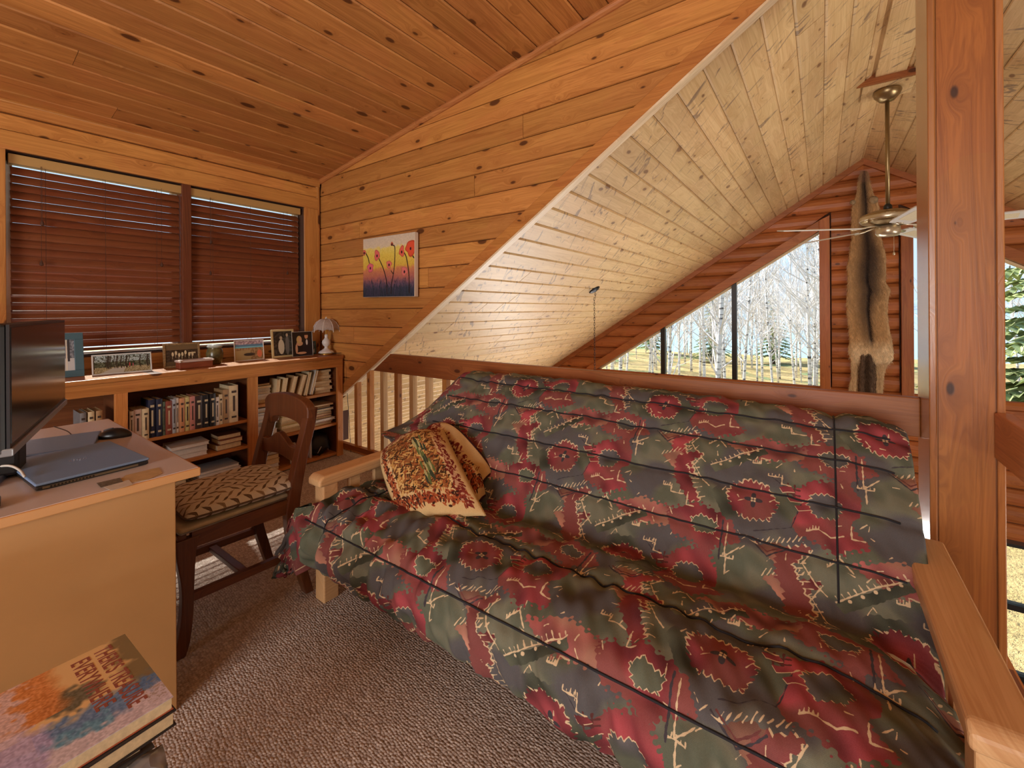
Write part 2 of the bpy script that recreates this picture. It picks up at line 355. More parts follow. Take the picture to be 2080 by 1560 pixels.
m = MB(); m.hexa([(-4.5, -4.3, zc(-4.5)-.06), (XW-.16, -4.3, zc(XW-.16)-.06), (XW-.16, 2.5, zc(XW-.16)-.06), (-4.5, 2.5, zc(-4.5)-.06), (-4.5, -4.3, zc(-4.5)+.12), (XW-.16, -4.3, zc(XW-.16)+.12), (XW-.16, 2.5, zc(XW-.16)+.12), (-4.5, 2.5, zc(-4.5)+.12)]); st(m.build('shading_eave', wood_cy))  # unseen eave added to block sun, overhang sized to shade the upper slats
# --- great room ceiling, slope above the railing
XE = -5.9
m = MB()
m.hexa([(XE, 2.24, zm(XE)+.02), (XR, 2.24, ZR+.02), (XR, YG+.2, ZR+.02), (XE, YG+.2, zm(XE)+.02), (XE, 2.24, zm(XE)+.12), (XR, 2.24, ZR+.12), (XR, YG+.2, ZR+.12), (XE, YG+.2, zm(XE)+.12)])
cg = st(m.build('ceiling_great_room', backing)); nn = Vector((SL, 0, -1)).normalized()
for i in range(-48, 6):
    x0 = -.229+.1233*i+.0008; x1 = x0+.1217
    if x0 > XR-.02: continue
    x1 = min(x1, XR); x0 = max(x0, XE)
    if x1 <= XE: continue
    nj = R.choice((1, 1, 2)) if x0 > -4.2 else R.choice((0, 1))
    cuts = [2.255]+sorted(R.uniform(2.5, 6.3) for _ in range(nj))+[YG]
    for a, b in zip(cuts[:-1], cuts[1:]):
        if b-a < .1: continue
        m = MB(); q = lambda x, y: (x, y, zm(x)+.02)
        board(m, q(x0, a+.0028), q(x0, b-.0028), q(x1, b-.0028), q(x1, a+.0028), nn, .019, .009); m.build('board', daylit_y, cg)
# the other slope
XE2 = 6.7
m = MB()
m.hexa([(XR, -4, ZR+.02), (XE2, -4, zr(XE2)+.02), (XE2, YG+.2, zr(XE2)+.02), (XR, YG+.2, ZR+.02), (XR, -4, ZR+.12), (XE2, -4, zr(XE2)+.12), (XE2, YG+.2, zr(XE2)+.12), (XR, YG+.2, ZR+.12)])
cg2 = st(m.build('ceiling_great_room_far_slope', backing)); nn = Vector((-SL, 0, -1)).normalized()
for i in range(24):
    x0 = XR+.1233*i+.0008; x1 = x0+.1217
    cuts = [-4]+sorted(R.uniform(2.6, 6.2) for _ in range(R.choice((1, 2))))+[YG]
    for a, b in zip(cuts[:-1], cuts[1:]):
        m = MB(); q = lambda x, y: (x, y, zr(x)+.02)
        board(m, q(x0, b-.0015), q(x0, a+.0015), q(x1, a+.0015), q(x1, b-.0015), nn, .019, .009); m.build('board', daylit_y, cg2)

# --- gable wall with its raked windows
m = MB(); GY0, GY1 = YG+.05, YG+.18
GX0, GX1, ZB = -.0165, mir(-.0165), .2
xb = (ZB-2.205)/SL-.0165
polys = [[(xb, ZB), (GX0, zw(GX0)), (GX0, zm(GX0)+.03), (xb, zm(xb)+.03)], [(XE, -1.17), (xb, -1.17), (xb, zm(xb)+.03), (XE, zm(XE)+.03)], [(xb, -1.17), (GX0, -1.17), (GX0, ZB), (xb, ZB)]]
polys += [[(mir(x), z) for x, z in pl] for pl in polys]
polys += [[(GX0, -1.17), (GX1, -1.17), (GX1, zm(GX0)+.03), (XR, ZR+.03), (GX0, zm(GX0)+.03)], [(XE, ZL), (-3.6, ZL), (-3.6, -1.17), (XE, -1.17)], [(.1, ZL), (.72, ZL), (.72, -1.17), (.1, -1.17)], [(4.42, ZL), (6.7, ZL), (6.7, -1.17), (4.42, -1.17)], [(-3.6, ZL), (.1, ZL), (.1, -2.5), (-3.6, -2.5)], [(.72, ZL), (4.42, ZL), (4.42, -2.56), (.72, -2.56)]]
for pl in polys: m.prism(pl, 'y', GY0, GY1)
gw = st(m.build('wall_gable', backing))
PR = [(0., .0), (.012, .02), (.045, .036), (.089, .042), (.133, .036), (.166, .02), (.1765, .004)]   # bulged log profile: (height, depth)
def logrow(z0, xl0, xl1, xr0, xr1, h=.178):
    mb = MB(); P_ = []
    for (dz, d) in PR:
        f = dz/.178; P_.append([(xl0+(xl1-xl0)*f, YG+.05-d, z0+dz*h/.178), (xr0+(xr1-xr0)*f, YG+.05-d, z0+dz*h/.178)])
    mb.grid(P_, len(PR), 2)
    n_ = len(PR); base = len(mb.v)
    mb.f.append(tuple(2*i for i in range(n_))); mb.m.append(0); mb.f.append(tuple(2*i+1 for i in range(n_-1, -1, -1))); mb.m.append(0)
    mb.build('log', red_x, gw)
CW = .105      # casing width
xroof = lambda z: (z-2.737)/SL
xcas = lambda z: (z-2.205-CW*1.19)/SL-.0165
for i in range(16):
    z0 = .30+.178*i-.01; z1 = z0+.178
    if z0 > 2.95: break
    # strip between roof and left casing
    zt = min(z1, 2.98); h = zt-z0
    L0, L1 = xroof(z0), xroof(zt); R0, R1 = min(xcas(z0), GX0-.1), min(xcas(zt), GX0-.1)
    top_c = zw(GX0)+CW*1.19
    for s_ in (0, 1):
        if z0 < top_c-.02 and zt <= top_c+.12:
            r0, r1 = min(xcas(z0), GX0+CW), min(xcas(zt), GX0+CW)
            a = (L0, L1, r0, r1)
        else: a = (min(L0, XR), min(L1, XR), XR, XR)
        if s_ == 0: logrow(z0, *a, h=h)
        else: logrow(z0, mir(a[2]), mir(a[3]), mir(a[0]), mir(a[1]), h=h)
    if zt <= top_c+.12: logrow(z0, GX0+CW+.015, GX0+CW+.015, GX1-CW-.015, GX1-CW-.015, h=h)
for i in range(8):
    z0 = -1.13+.178*i; logrow(z0, XE, XE, 6.6, 6.6, h=.176)
gwin = {}
for s_ in (0, 1):
    f = (lambda x: x) if s_ == 0 else mir
    wn = empty(f'window_{2+s_}', kind='structure'); gwin[s_] = wn
    def pb(name, pts, y0, y1, mat):
        mb = MB(); mb.prism([(f(x), z) for x, z in (pts if s_ == 0 else pts[::-1])], 'y', y0, y1); return bevel(mb.build(name, mat, wn), .004)
    top = zw(GX0)
    pb('casing', [(xb-.04, zw(xb-.04)), (GX0, top), (GX0, top+CW*1.19), (xb-.04, zw(xb-.04)+CW*1.19)], YG-.012, YG+.06, red_s)
    pb('casing', [(GX0, -.02), (GX0+CW, -.02), (GX0+CW, top+CW*1.19+.05), (GX0, top+CW*1.19)], YG-.014, YG+.06, red_z)
    pb('casing', [(xb-.04, ZB-.1), (GX0, ZB-.1), (GX0, ZB), (xb-.04, ZB)], YG-.012, YG+.06, red_x)
    pb('stop', [(xb, zw(xb)-.03), (GX0, top-.03), (GX0, top), (xb, zw(xb))], YG+.06, YG+.12, plain('cream_stop', (214, 190, 150), .5))
    for x0, x1 in ((-.996, -.936), (-1.958, -1.892)):
        pb('mullion', [(x0, ZB), (x1, ZB), (x1, zw(x1)), (x0, zw(x0))], YG+.04, YG+.12, plain('dark_bronze', (26, 24, 24), .4))
    xs = [xb, -1.925, -.966, GX0]
    for x0, x1 in zip(xs[:-1], xs[1:]):
        mb = MB(); mb.prism([(f(x0), ZB), (f(x1), ZB), (f(x1), zw(x1)), (f(x0), max(ZB+.001, zw(x0)))] if s_ == 0 else [(f(x0), max(ZB+.001, zw(x0))), (f(x1), zw(x1)), (f(x1), ZB), (f(x0), ZB)], 'y', YG+.098, YG+.103); mb.build('pane', glass, wn)
# rake trims at the ceiling line
for s_ in (0, 1):
    f = (lambda x: x) if s_ == 0 else mir
    m = MB(); a0, b0 = XE+.2, XR
    m.hexa([(f(x), y, zm(x)+dz) for dz in (-.075, .002) for (x, y) in ((a0, YG-.03), (b0, YG-.03), (b0, YG+.05), (a0, YG+.05))]); st(m.build(f'trim_{7+s_}', red_s))
# lower gable windows
for j, (x0, x1) in enumerate(((-3.6, .1), (.72, 4.42))):
    wn = empty(f'window_{4+j}', kind='structure'); zt, zb = -1.17, -2.56 if j else -2.5
    m = MB(); fr_ = plain('dark_bronze', (26, 24, 24))
    for a in np.linspace(x0, x1, 4): m.box(a-.03, a+.03, GY0+.02, GY1-.02, zb, zt)
    m.box(x0, x1, GY0+.02, GY1-.02, -1.86, -1.8); m.box(x0, x1, GY0+.02, GY1-.02, zt-.04, zt); m.box(x0, x1, GY0+.02, GY1-.02, zb, zb+.05); m.build('frame', fr_, wn)
    for a, b in zip(np.linspace(x0, x1, 4)[:-1], np.linspace(x0, x1, 4)[1:]):
        m = MB(); m.box(a+.03, b-.03, GY0+.06, GY0+.065, zb+.05, zt-.04); m.build('pane', glass, wn)
# remaining outer walls
m = MB(); m.box(XE-.15, XE, 2.24, YG+.18, ZL, zm(XE)+.1); st(m.build('wall_far_left', wood_y))
m = MB(); m.prism([(XE, ZL), (XW-.16, ZL), (XW-.16, zm(XW-.16)+.05), (XE, zm(XE)+.05)], 'y', 2.2, 2.24); st(m.build('wall_side', wood_x))
m = MB(); m.box(XE2, XE2+.15, -4, -1.2, ZL, zr(XE2)+.1); m.box(XE2, XE2+.15, 3.6, YG+.18, ZL, zr(XE2)+.1); m.box(XE2, XE2+.15, -1.2, 3.6, ZL, -2.4); m.box(XE2, XE2+.15, -1.2, 3.6, -1.2, zr(XE2)+.1); st(m.build('wall_right', wood_y))
m = MB()
for pl in ([(XW, ZL), (-1.4, ZL), (-1.4, 3.0), (XW, 2.6)], [(-1.4, ZL), (1.2, ZL), (1.2, .3), (-1.4, .3)], [(-1.4, 2.2), (1.2, 2.2), (1.2, zr(1.2)+.05), (.41, 3.12), (-1.4, 2.9)], [(1.2, ZL), (XE2, ZL), (XE2, zr(XE2)+.05), (1.2, zr(1.2)+.05)]): m.prism(pl, 'y', -4.15, -4)
wr = st(m.build('wall_rear', wood_x))
wn = empty('window_6', kind='structure')  # unseen window added to hold the rear fill light
m = MB()
for a in (-1.4, -.55, .3, 1.14): m.box(a, a+.06, -4.1, -4.0, .3, 2.2)
m.box(-1.4, 1.2, -4.1, -4.0, .3, .36); m.box(-1.4, 1.2, -4.1, -4.0, 2.14, 2.2); m.build('frame', wood_z, wn)
m = MB(); m.box(-1.4, 1.2, -4.06, -4.055, .3, 2.2); m.build('pane', glass, wn)
wn = empty('window_7', kind='structure')  # out-of-view window, put in for the side fill light
m = MB()
for a in (-1.2, .4, 2.0, 3.54): m.box(XE2+.03, XE2+.1, a, a+.06, -2.4, -1.2)
m.box(XE2+.03, XE2+.1, -1.2, 3.6, -2.4, -2.34); m.box(XE2+.03, XE2+.1, -1.2, 3.6, -1.26, -1.2); m.build('frame', wood_z, wn)
m = MB(); m.box(XE2+.06, XE2+.065, -1.2, 3.6, -2.4, -1.2); m.build('pane', glass, wn)
# ================================================================== pixels of the photograph to points
CAMP = Vector((0, 0, HCAM))
def ray(x, y): return fw+cr*((x-1040)/FPX)-cu*((y-PITCHY)/FPX)
def P(x, y, ax, v):
    d = ray(x, y); i = 'XYZ'.index(ax); return CAMP+d*((v-CAMP[i])/d[i])
def catmull(pts, n):
    pts = np.array(pts, float); out = []
    q = np.vstack([2*pts[0]-pts[1], pts, 2*pts[-1]-pts[-2]])
    for i in range(1, len(q)-2):
        for t in np.linspace(0, 1, 16, endpoint=False):
            out.append(.5*((2*q[i])+(-q[i-1]+q[i+1])*t+(2*q[i-1]-5*q[i]+4*q[i+1]-q[i+2])*t*t+(-q[i-1]+3*q[i]-3*q[i+1]+q[i+2])*t**3))
    out.append(pts[-1]); out = np.array(out); L = np.concatenate([[0], np.cumsum(np.linalg.norm(np.diff(out, axis=0), axis=1))])
    s = np.linspace(0, L[-1], n); return np.stack([np.interp(s, L, out[:, k]) for k in range(out.shape[1])], 1), s
def waves(seed, n, fmin, fmax):
    g_ = np.random.default_rng(seed); a = g_.uniform(0, 2*np.pi, n); f = g_.uniform(fmin, fmax, n); p = g_.uniform(0, 6.28, n)
    return lambda u, v: sum(np.sin(2*np.pi*f[i]*(u*np.cos(a[i])+v*np.sin(a[i]))+p[i]) for i in range(n))/math.sqrt(n)

# ------------------------------------------------------------------ railing, post
rl = empty('railing', 'reddish pine loft railing with square balusters behind the futon', 'railing', loc=(0, 0, 0))
m = MB(); m.prism([(-2.985, .766), (.30, .766), (.30, .914), (-2.765, .914)], 'y', 2.2, 2.243); bevel(m.build('top_rail', rail_x, rl), .004)
m = MB(); m.box(-3.9, .30, 2.203, 2.24, .06, .1); m.build('bottom_rail', rail_x, rl)
xb_ = -3.239
while xb_ < .24:
    zt = min(.766, zm(xb_)-.016)
    if zt > .2:
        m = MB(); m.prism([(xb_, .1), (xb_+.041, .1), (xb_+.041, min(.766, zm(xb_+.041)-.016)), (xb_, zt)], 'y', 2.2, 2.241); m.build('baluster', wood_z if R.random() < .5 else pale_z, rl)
    xb_ += .1742
r2 = empty('railing', 'pine side railing running away from the tall post beside the futon', 'railing')
m = MB(); m.cbox(.452, .492, -3.9, 2.036, .766, .914, .004); m.build('top_rail', rail_y, r2)
m = MB(); m.box(.455, .49, -3.9, 2.036, .06, .1); m.build('bottom_rail', rail_y, r2)
for i in range(14):
    y0 = 1.55-.174*i; m = MB(); m.box(.452, .49, y0-.041, y0, .1, .766); m.build('baluster', wood_z, r2)
po = empty('wood_post', 'tall square pine post with dark knots at the end of the railing', 'post')
post_m = pine('post_pine', 'z', 'xy', (160, 98, 46), (116, 64, 28), knots=.9, knot=(40, 18, 12))
post_e = pine('post_edge_pine', 'z', 'xy', (168, 106, 56), (126, 72, 36), knots=.2, rough=.22, coat=.6)
m = MB(); m.box(.306, .474, 2.05, 2.25, -.26, 2.905); m.build('core', post_m, po)
for x0, x1 in ((.300, .3195), (.4595, .4785)):
    m = MB(); m.cbox(x0, x1, 2.038, 2.254, -.26, 2.905, .003); m.build('edge_strip', post_e, po)
m = MB(); m.box(.3235, .4555, 2.043, 2.06, -.26, 2.905); m.build('face_board', post_m, po)

# ------------------------------------------------------------------ futon
fu = empty('futon', 'low futon sofa with pale pine arms standing against the railing', 'sofa')
def arm(x0, x1, y0=1.0, y1=1.99):
    pr = [(y0, .505), (y0, .535), (y0+.02, .55), (y1-.06, .55), (y1-.02, .535), (y1, .50), (y1, .46), (y1-.03, .5)]
    m = MB(); m.prism(pr, 'x', x0, x1); bevel(m.build('armrest', arm_y, fu, smooth=False), .01, 3)
    for y in (y0+.025, y1-.11):
        m = MB(); m.cbox(x0+.012, x1-.012, y, y+.07, 0, .506, .005); m.build('leg', arm_y, fu)
    m = MB(); m.cbox(x0+.025, x1-.025, y0+.09, y1-.11, .14, .2, .004); m.build('side_rail', arm_y, fu)
    for i in range(5):
        y = y0+.17+i*.135; m = MB(); m.box(x0+.035, x1-.035, y, y+.05, .2, .505); m.build('slat', arm_y, fu)
arm(-1.815, -1.722); arm(.198, .296, 1.035, 1.86)
m = MB(); m.cbox(-1.73, .205, 1.05, 1.09, .18, .26, .004); m.build('front_rail', arm_y, fu)
m = MB(); m.cbox(-1.73, .205, 1.93, 1.97, .18, .26, .004); m.build('rear_rail', arm_y, fu)
for i in range(6):
    y = 1.12+i*.13; m = MB(); m.box(-1.73, .205, y, y+.07, .245, .262); m.build('slat', arm_y, fu)
m = MB(); m.cbox(-1.70, .19, .97, 1.42, .265, .415, .05); m.build('mattress', plain('canvas', (206, 196, 178), .9), fu, smooth=True)
Mb = Matrix.Translation((0, 1.44, .28)) @ Matrix.Rotation(-math.radians(46), 4, 'X')
m = MB(); m.cbox(-1.70, .19, .02, .14, 0, .68, .05); m.build('mattress', plain('canvas', (206, 196, 178)), fu, smooth=True, M=Matrix.Translation((0, 1.43, .30)) @ Matrix.Rotation(-math.radians(41), 4, 'X'))

# woven-look print of the cover, drawn cell by cell
def cover_print(N=1180, W=.72, Hh=.66):
    Mh = int(N*Hh/W); X, Y = np.meshgrid(np.linspace(0, W, N, endpoint=False), np.linspace(0, Hh, Mh, endpoint=False))
    olive, moss, slate, red, rose, cream, dark, peach = [np.array(c)/255 for c in ((112, 110, 92), (92, 94, 78), (88, 84, 84), (134, 60, 64), (148, 84, 79), (206, 180, 144), (66, 60, 64), (176, 124, 104))]
    per = lambda f1, f2, ph: np.sin(2*np.pi*(f1*X/W+f2*Y/Hh)+ph)
    n1 = per(2, 1, .3)+per(-1, 3, 1.7)+.8*per(4, -2, 4.)+.6*per(3, 5, 2.2); n2 = per(1, 2, 5.)+per(5, -1, 2.)+per(-2, 6, .4)+.8*per(9, 7, 1.); fine = .5*(per(31, 17, 0)+per(-23, 37, 1.))
    img = olive+(moss-olive)*np.clip(.5+.5*n2, 0, 1)[..., None]; k_ = np.clip(.1+.75*n1, 0, 1)[..., None]; img = img*(1-k_)+slate*k_
    g_ = np.random.default_rng(5)
    jag = lambda q, f, a: a*(np.abs(((q*f) % 1)-.5)*4-1)
    mm = lambda d: max(1, int(round(N*d/W)))
    def win(cx, cy, hw, hh):   # wrapped window around a point: index arrays and local coordinates
        ix = (np.arange(-mm(hw), mm(hw)+1)+int(cx/W*N)) % N; iy = (np.arange(-mm(hh), mm(hh)+1)+int(cy/Hh*Mh)) % Mh
        lx = np.arange(-mm(hw), mm(hw)+1)*W/N; ly = np.arange(-mm(hh), mm(hh)+1)*W/N
        return np.ix_(iy, ix), np.meshgrid(lx, ly)
    def poly(px, py, pts):
        ins = np.zeros(px.shape, bool); n = len(pts)
        for i in range(n):
            x1, y1 = pts[i]; x2, y2 = pts[(i+1) % n]
            if y1 == y2: continue
            ins ^= ((y1 > py) != (y2 > py)) & (px < (x2-x1)*(py-y1)/(y2-y1)+x1)
        return ins
    def shape(cx, cy, pts, col, edge=None, jg=0., jf=60, soft=0., sides=((-1, 0), (0, 1)), wd=.0034, tint=None):
        hw = max(abs(p[0]) for p in pts)+.02; hh = max(abs(p[1]) for p in pts)+.02
        ixx, (x, y) = win(cx, cy, hw, hh); nn_ = n2[ixx]; ff = fine[ixx]
        x2 = x+jag(y, jf, jg)+soft*nn_*.5; y2 = y+jag(x, jf*.93, jg)+soft*ff; m_ = poly(x2, y2, pts); v = img[ixx]
        c2 = col+(nn_*.10)[..., None]*col
        if tint is not None: t = np.clip(.5+.6*n1[ixx], 0, 1)[..., None]; c2 = c2*(1-t)+tint*t
        v[m_] = c2[m_]
        if edge is not None:
            o_ = np.zeros_like(m_); q = mm(wd)
            for dx, dy in sides: o_ |= np.roll(np.roll(m_, dx*q, 1), dy*q, 0)
            o_ &= ~m_; o_ &= (nn_+1.2*ff) > -1.6; v[o_] = edge
        img[ixx] = v
    def line(cx, cy, pts, wd=.0021, col=cream):
        hw = max(abs(p[0]) for p in pts)+.01; hh = max(abs(p[1]) for p in pts)+.01; ixx, (x, y) = win(cx, cy, hw, hh); ff = fine[ixx]; v = img[ixx]
        for (x1, y1), (x2, y2) in zip(pts[:-1], pts[1:]):
            L2 = (x2-x1)**2+(y2-y1)**2; t = np.clip(((x-x1)*(x2-x1)+(y-y1)*(y2-y1))/L2, 0, 1)
            v[np.hypot(x-(x1+t*(x2-x1)), y-(y1+t*(y2-y1)))+.0011*ff < wd] = col
        img[ixx] = v
    def comb(cx, cy, a, b, n, l_, ang):   # row of short fringe strokes
        for i in range(n):
            t = i/(n-1); p = (a[0]+(b[0]-a[0])*t, a[1]+(b[1]-a[1])*t); q = l_*(.6+.8*g_.random()); line(cx, cy, [p, (p[0]+q*math.cos(ang), p[1]+q*math.sin(ang))], .0015)
    def cell(cx, cy):
        A = lambda dx, dy: ((cx+dx) % W, (cy+dy) % Hh)
        # broad crimson fields
        shape(*A(.18, .02), [(-.10, .0), (-.04, .085), (.05, .12), (.10, .06), (.085, -.02), (.12, -.09), (.03, -.13), (-.06, -.10)], red, None, soft=.012, tint=rose*.86)
        shape(*A(-.16, -.13), [(-.12, .02), (-.02, .075), (.10, .04), (.13, -.02), (.03, -.07), (-.07, -.05)], red*.96, None, soft=.010, tint=rose*.9)
        shape(*A(.02, .20), [(-.13, .0), (-.02, .05), (.12, .03), (.09, -.03), (-.05, -.05)], rose*.92, None, soft=.010, tint=peach*.9)
        # green ground under the flower, crimson flower with a fringed side
        shape(*A(0, 0), [(-.135, 0), (-.09, .085), (.03, .105), (.125, .03), (.10, -.06), (.0, -.105), (-.10, -.08)], moss*.92, None, soft=.004, tint=slate)
        line(*A(0, 0), [(.03, .105), (.125, .03), (.10, -.06), (.0, -.105)], .0013, dark)
        shape(*A(-.012, 0), [(-.075, .005), (-.06, .045), (-.015, .07), (.045, .055), (.075, .0), (.05, -.055), (-.01, -.07), (-.06, -.045)], red*.97, cream, jg=.006, jf=62, sides=((-1, 0), (-1, 1), (0, 1), (0, -1)), tint=rose*.85)
        ixx, (x, y) = win(*A(-.008, 0), .03, .03); v = img[ixx]; r_, a_ = np.hypot(x, y), np.arctan2(y, x); v[r_ < .018*(1+.5*np.cos(4*a_))] = dark
        for q in range(4): v[np.hypot(x-.006*math.cos(q*1.57+.78), y-.006*math.sin(q*1.57+.78)) < .0036] = cream
        img[ixx] = v
        # grey-green patches with stepped outlines inside the crimson
        shape(*A(.185, .03), [(-.045, .0), (-.03, .035), (.02, .045), (.05, .015), (.03, -.03), (-.02, -.04)], slate*.95, cream, jg=.004, jf=70, sides=((-1, 0), (0, 1)), wd=.003, tint=moss)
        shape(*A(-.15, -.125), [(-.04, .01), (-.01, .03), (.045, .015), (.03, -.02), (-.02, -.028)], moss*.95, cream, jg=.004, jf=66, sides=((-1, 0), (0, 1), (1, 0)), wd=.003, tint=slate)
        line(*A(.10, .06), [(-.012, -.022), (-.012, .022)], .0024, rose*.62); line(*A(.10, .06), [(.006, -.022), (.006, .022)], .0024, rose*.62); line(*A(.10, .06), [(-.024, .008), (.02, .008)], .0024, rose*.62); line(*A(.10, .06), [(-.024, -.008), (.02, -.008)], .0024, rose*.62)
        # wings: peach wedge, crimson band, comb teeth
        for ox, oy in ((-.235, .05), (.10, -.19)):
            shape(*A(ox-.045, oy+.045), [(-.05, .0), (.0, .03), (.045, .02), (.02, -.05)], peach*.85, None, soft=.003)
            shape(*A(ox, oy), [(-.04, .05), (.03, .085), (.055, .075), (.005, .02), (.03, -.035), (.065, -.10), (.03, -.11), (-.035, -.03)], red, cream, jg=.005, jf=56, sides=((1, 0), (1, 1)), tint=rose*.85)
            comb(*A(ox, oy), (-.095, .05), (.02, .092), 9, .02, 1.1); comb(*A(ox, oy), (.01, .01), (.06, -.09), 7, .018, .3)
            line(*A(ox, oy), [(.055, .075), (.03, .03), (.065, -.02), (.09, -.04)], .0018)
        # dotted diagonal band
        shape(*A(-.065, .155), [(-.085, -.065), (.075, .05), (.09, .03), (-.065, -.085)], moss*.82, None, soft=.002); line(*A(-.065, .155), [(-.085, -.06), (.075, .055)], .002); comb(*A(-.065, .155), (-.08, -.055), (.07, .055), 12, .012, 2.2)
        for q in range(5):
            ixx, (x, y) = win(*A(-.12+.028*q, .105+.021*q), .01, .01); v = img[ixx]; v[np.hypot(x, y) < .0048] = cream; img[ixx] = v
        # angular outlines
        line(*A(-.075, -.16), [(0, .06), (0, -.05), (.04, -.01), (0, -.05)], .0018); line(*A(-.09, -.16), [(0, .065), (0, -.06)], .0026, dark)
        line(*A(.03, -.145), [(-.03, .02), (.01, -.012), (.05, .02)], .0018, rose*.7); line(*A(.03, -.15), [(-.04, .02), (.01, -.02), (.06, .02)], .0022, dark)
        for sx, sy, p in ((-.30, -.02, [(0, 0), (.03, 0), (.03, -.02), (.075, -.02)]), (.06, .10, [(-.03, 0), (.01, 0), (.01, -.025), (.035, -.025)]), (.25, -.05, [(0, .03), (0, 0), (.03, 0)]), (.29, .12, [(-.02, 0), (.02, 0)]), (.29, .10, [(0, .02), (0, -.03)]), (-.21, -.04, [(0, .0), (.0, -.035), (.025, -.035)]), (.14, -.06, [(0, 0), (.03, .012), (.06, 0), (.09, .012)]), (-.02, .14, [(0, 0), (.025, 0), (.025, .02), (.05, .02)]), (.22, -.13, [(-.03, -.02), (0, .015), (.03, -.02)])):
            line(*A(sx, sy), p, .0021); comb(*A(sx, sy), p[0], p[1], 5, .009, 1.5)
        for q in range(3): shape(*A(.085+.022*q, .062-.024*q), [(-.022, .002), (.012, .012), (.022, -.002), (-.012, -.012)], red*.95, cream, sides=((0, -1),), wd=.0026)
        for q in range(36):
            a, b = g_.uniform(-.34, .34), g_.uniform(-.2, .2); t = g_.uniform(0, 3.14); l_ = g_.uniform(.008, .024); line(*A(a, b), [(0, 0), (l_*math.cos(t), l_*math.sin(t))], g_.uniform(.0009, .0018))
    cell(.18, .165); cell(.54, .495)
    img += RN.normal(0, .014, img.shape[:2])[..., None]+(.012*np.sin(Y*2*np.pi*380))[..., None]
    return img
cover_m = imgmat('futon_cover_print', cover_print(), rough=.85, spec=.15, bump=.12)

prof = [(1.005, .185), (.955, .21), (.915, .28), (.915, .36), (.955, .42), (1.04, .447), (1.2, .452), (1.34, .437), (1.435, .405), (1.475, .43), (1.555, .515), (1.66, .625), (1.78, .745), (1.88, .838), (1.955, .878), (2.035, .882), (2.10, .855), (2.14, .79), (2.16, .65), (2.165, .48)]
NT_ = 230; pf, sarc = catmull(prof, NT_); tot = sarc[-1]
d_ = np.gradient(pf, axis=0); d_ /= np.linalg.norm(d_, axis=1)[:, None]; nrm = np.stack([-d_[:, 1], d_[:, 0]], 1)   # (Y,Z) normal towards room / up
icr = int(np.argmin(np.hypot(pf[:, 0]-1.435, pf[:, 1]-.405)))
X0, X1 = -1.735, .205; NXB = 300; EXT = 50
cov = MB(); PP, UV = [], []
w1 = waves(3, 9, 1.5, 4.5); w2 = waves(8, 12, 6, 13); w3 = waves(21, 10, 3, 8)
seam_s = [float(sarc[np.argmin(np.hypot(pf[:, 0]-a, pf[:, 1]-b))]) for a, b in ((.935, .40), (1.20, .452), (1.56, .52), (1.68, .645), (1.80, .765), (1.90, .85))]
seam_x = [-1.60, .035]
SE0, SE1 = [float(sarc[np.argmin(np.hypot(pf[:, 0]-a, pf[:, 1]-b))]) for a, b in ((.94, .405), (1.0, .44))]
def fext(s):   # how far the cover spills over the left-hand end
    f = np.interp(s, [0, SE0, SE1, sarc[icr]+.02, sarc[icr]+.17, tot-.2, tot], [.27, .25, .02, .02, .27, .30, .26]); return f
def cover_pts(x, j):
    """points on the cover: x along the sofa (less than X0 = spilling over the end), j index along the profile (arrays)"""
    x = np.asarray(x, float); j = np.asarray(j); x, j = np.broadcast_arrays(x, j)
    sv = sarc[j]; y, z = pf[j, 0], pf[j, 1]; back = j > icr; gap = np.zeros(x.shape)
    for q in seam_s: gap += np.exp(-((sv-q)/.018)**2)
    for q in seam_x: gap += np.exp(-((x-q)/.018)**2)*np.where(back | (q < -1), 1, .3)
    front = np.exp(-((sv-.25)/.28)**2); left = np.exp(-((x+1.65)/.5)**2)
    dsp = .0065*np.where(back, .7, 1)*w1(x, sv)+(.0034+.008*front*left+.0042*front)*w2(x*1.7+sv*.6, sv*.8)+.0025*w3(x, sv*1.4)-.010*np.minimum(gap, 1.3)
    dsp += np.where(back, .012*np.sin(np.pi*np.clip((sv-sarc[icr])/(tot*.38), 0, 1)), 0)
    e = np.clip((x-(X1-.12))/.12, 0, 2); dsp -= .05*e**2*np.where(back, .35, 1)
    y2, z2, x2 = y+nrm[j, 0]*dsp, z+nrm[j, 1]*dsp-np.where(back, .028*np.clip((x+.9)/1.1, 0, 1)*np.clip((z-.42)/.4, 0, 1), 0), x.copy()
    u = np.maximum(X0-x, 0); f = u/.3; g_ = u/.27; on = u > 0
    zb = np.where(z2 > .575, z2-(z2-.575)*f**1.25, z2+(.575-z2)*np.minimum(1, f*2.2))
    x2 = np.where(on & back, X0-.30*f, x2); x2 = np.where(on & ~back, X0-.125*np.sin(np.minimum(g_, 1)*1.45)-.008*w2(sv*2, x)*g_, x2)
    zf = np.maximum(.15+.012*w1(sv*3, x*2), z2-.27*g_*g_*np.sqrt(np.maximum(z2, 0)/.45)); yf = np.minimum(y2-.02*g_+.014*w2(sv*1.5, x*2)*g_, np.where(g_ > .12, .918, 9))
    z2 = np.where(on, np.where(back, zb, zf), z2); y2 = np.where(on, np.where(back, y2-.03*f, yf), y2)
    return np.stack([x2, y2, z2], -1)
ncol = NXB+EXT; jj = np.arange(NT_)[None, :]; ii = np.arange(ncol)[:, None]; fe = fext(sarc)[None, :]
xg = np.where(ii < EXT, X0-fe*(1-ii/EXT), X0+(X1+.03-X0)*(ii-EXT)/(NXB-1)); G = cover_pts(xg, jj+0*ii)
uvg = np.stack([xg/.72, np.broadcast_to(sarc[None, :], xg.shape)/.66+.1], -1)
cov.grid(G.tolist(), ncol, NT_, uvg.tolist())
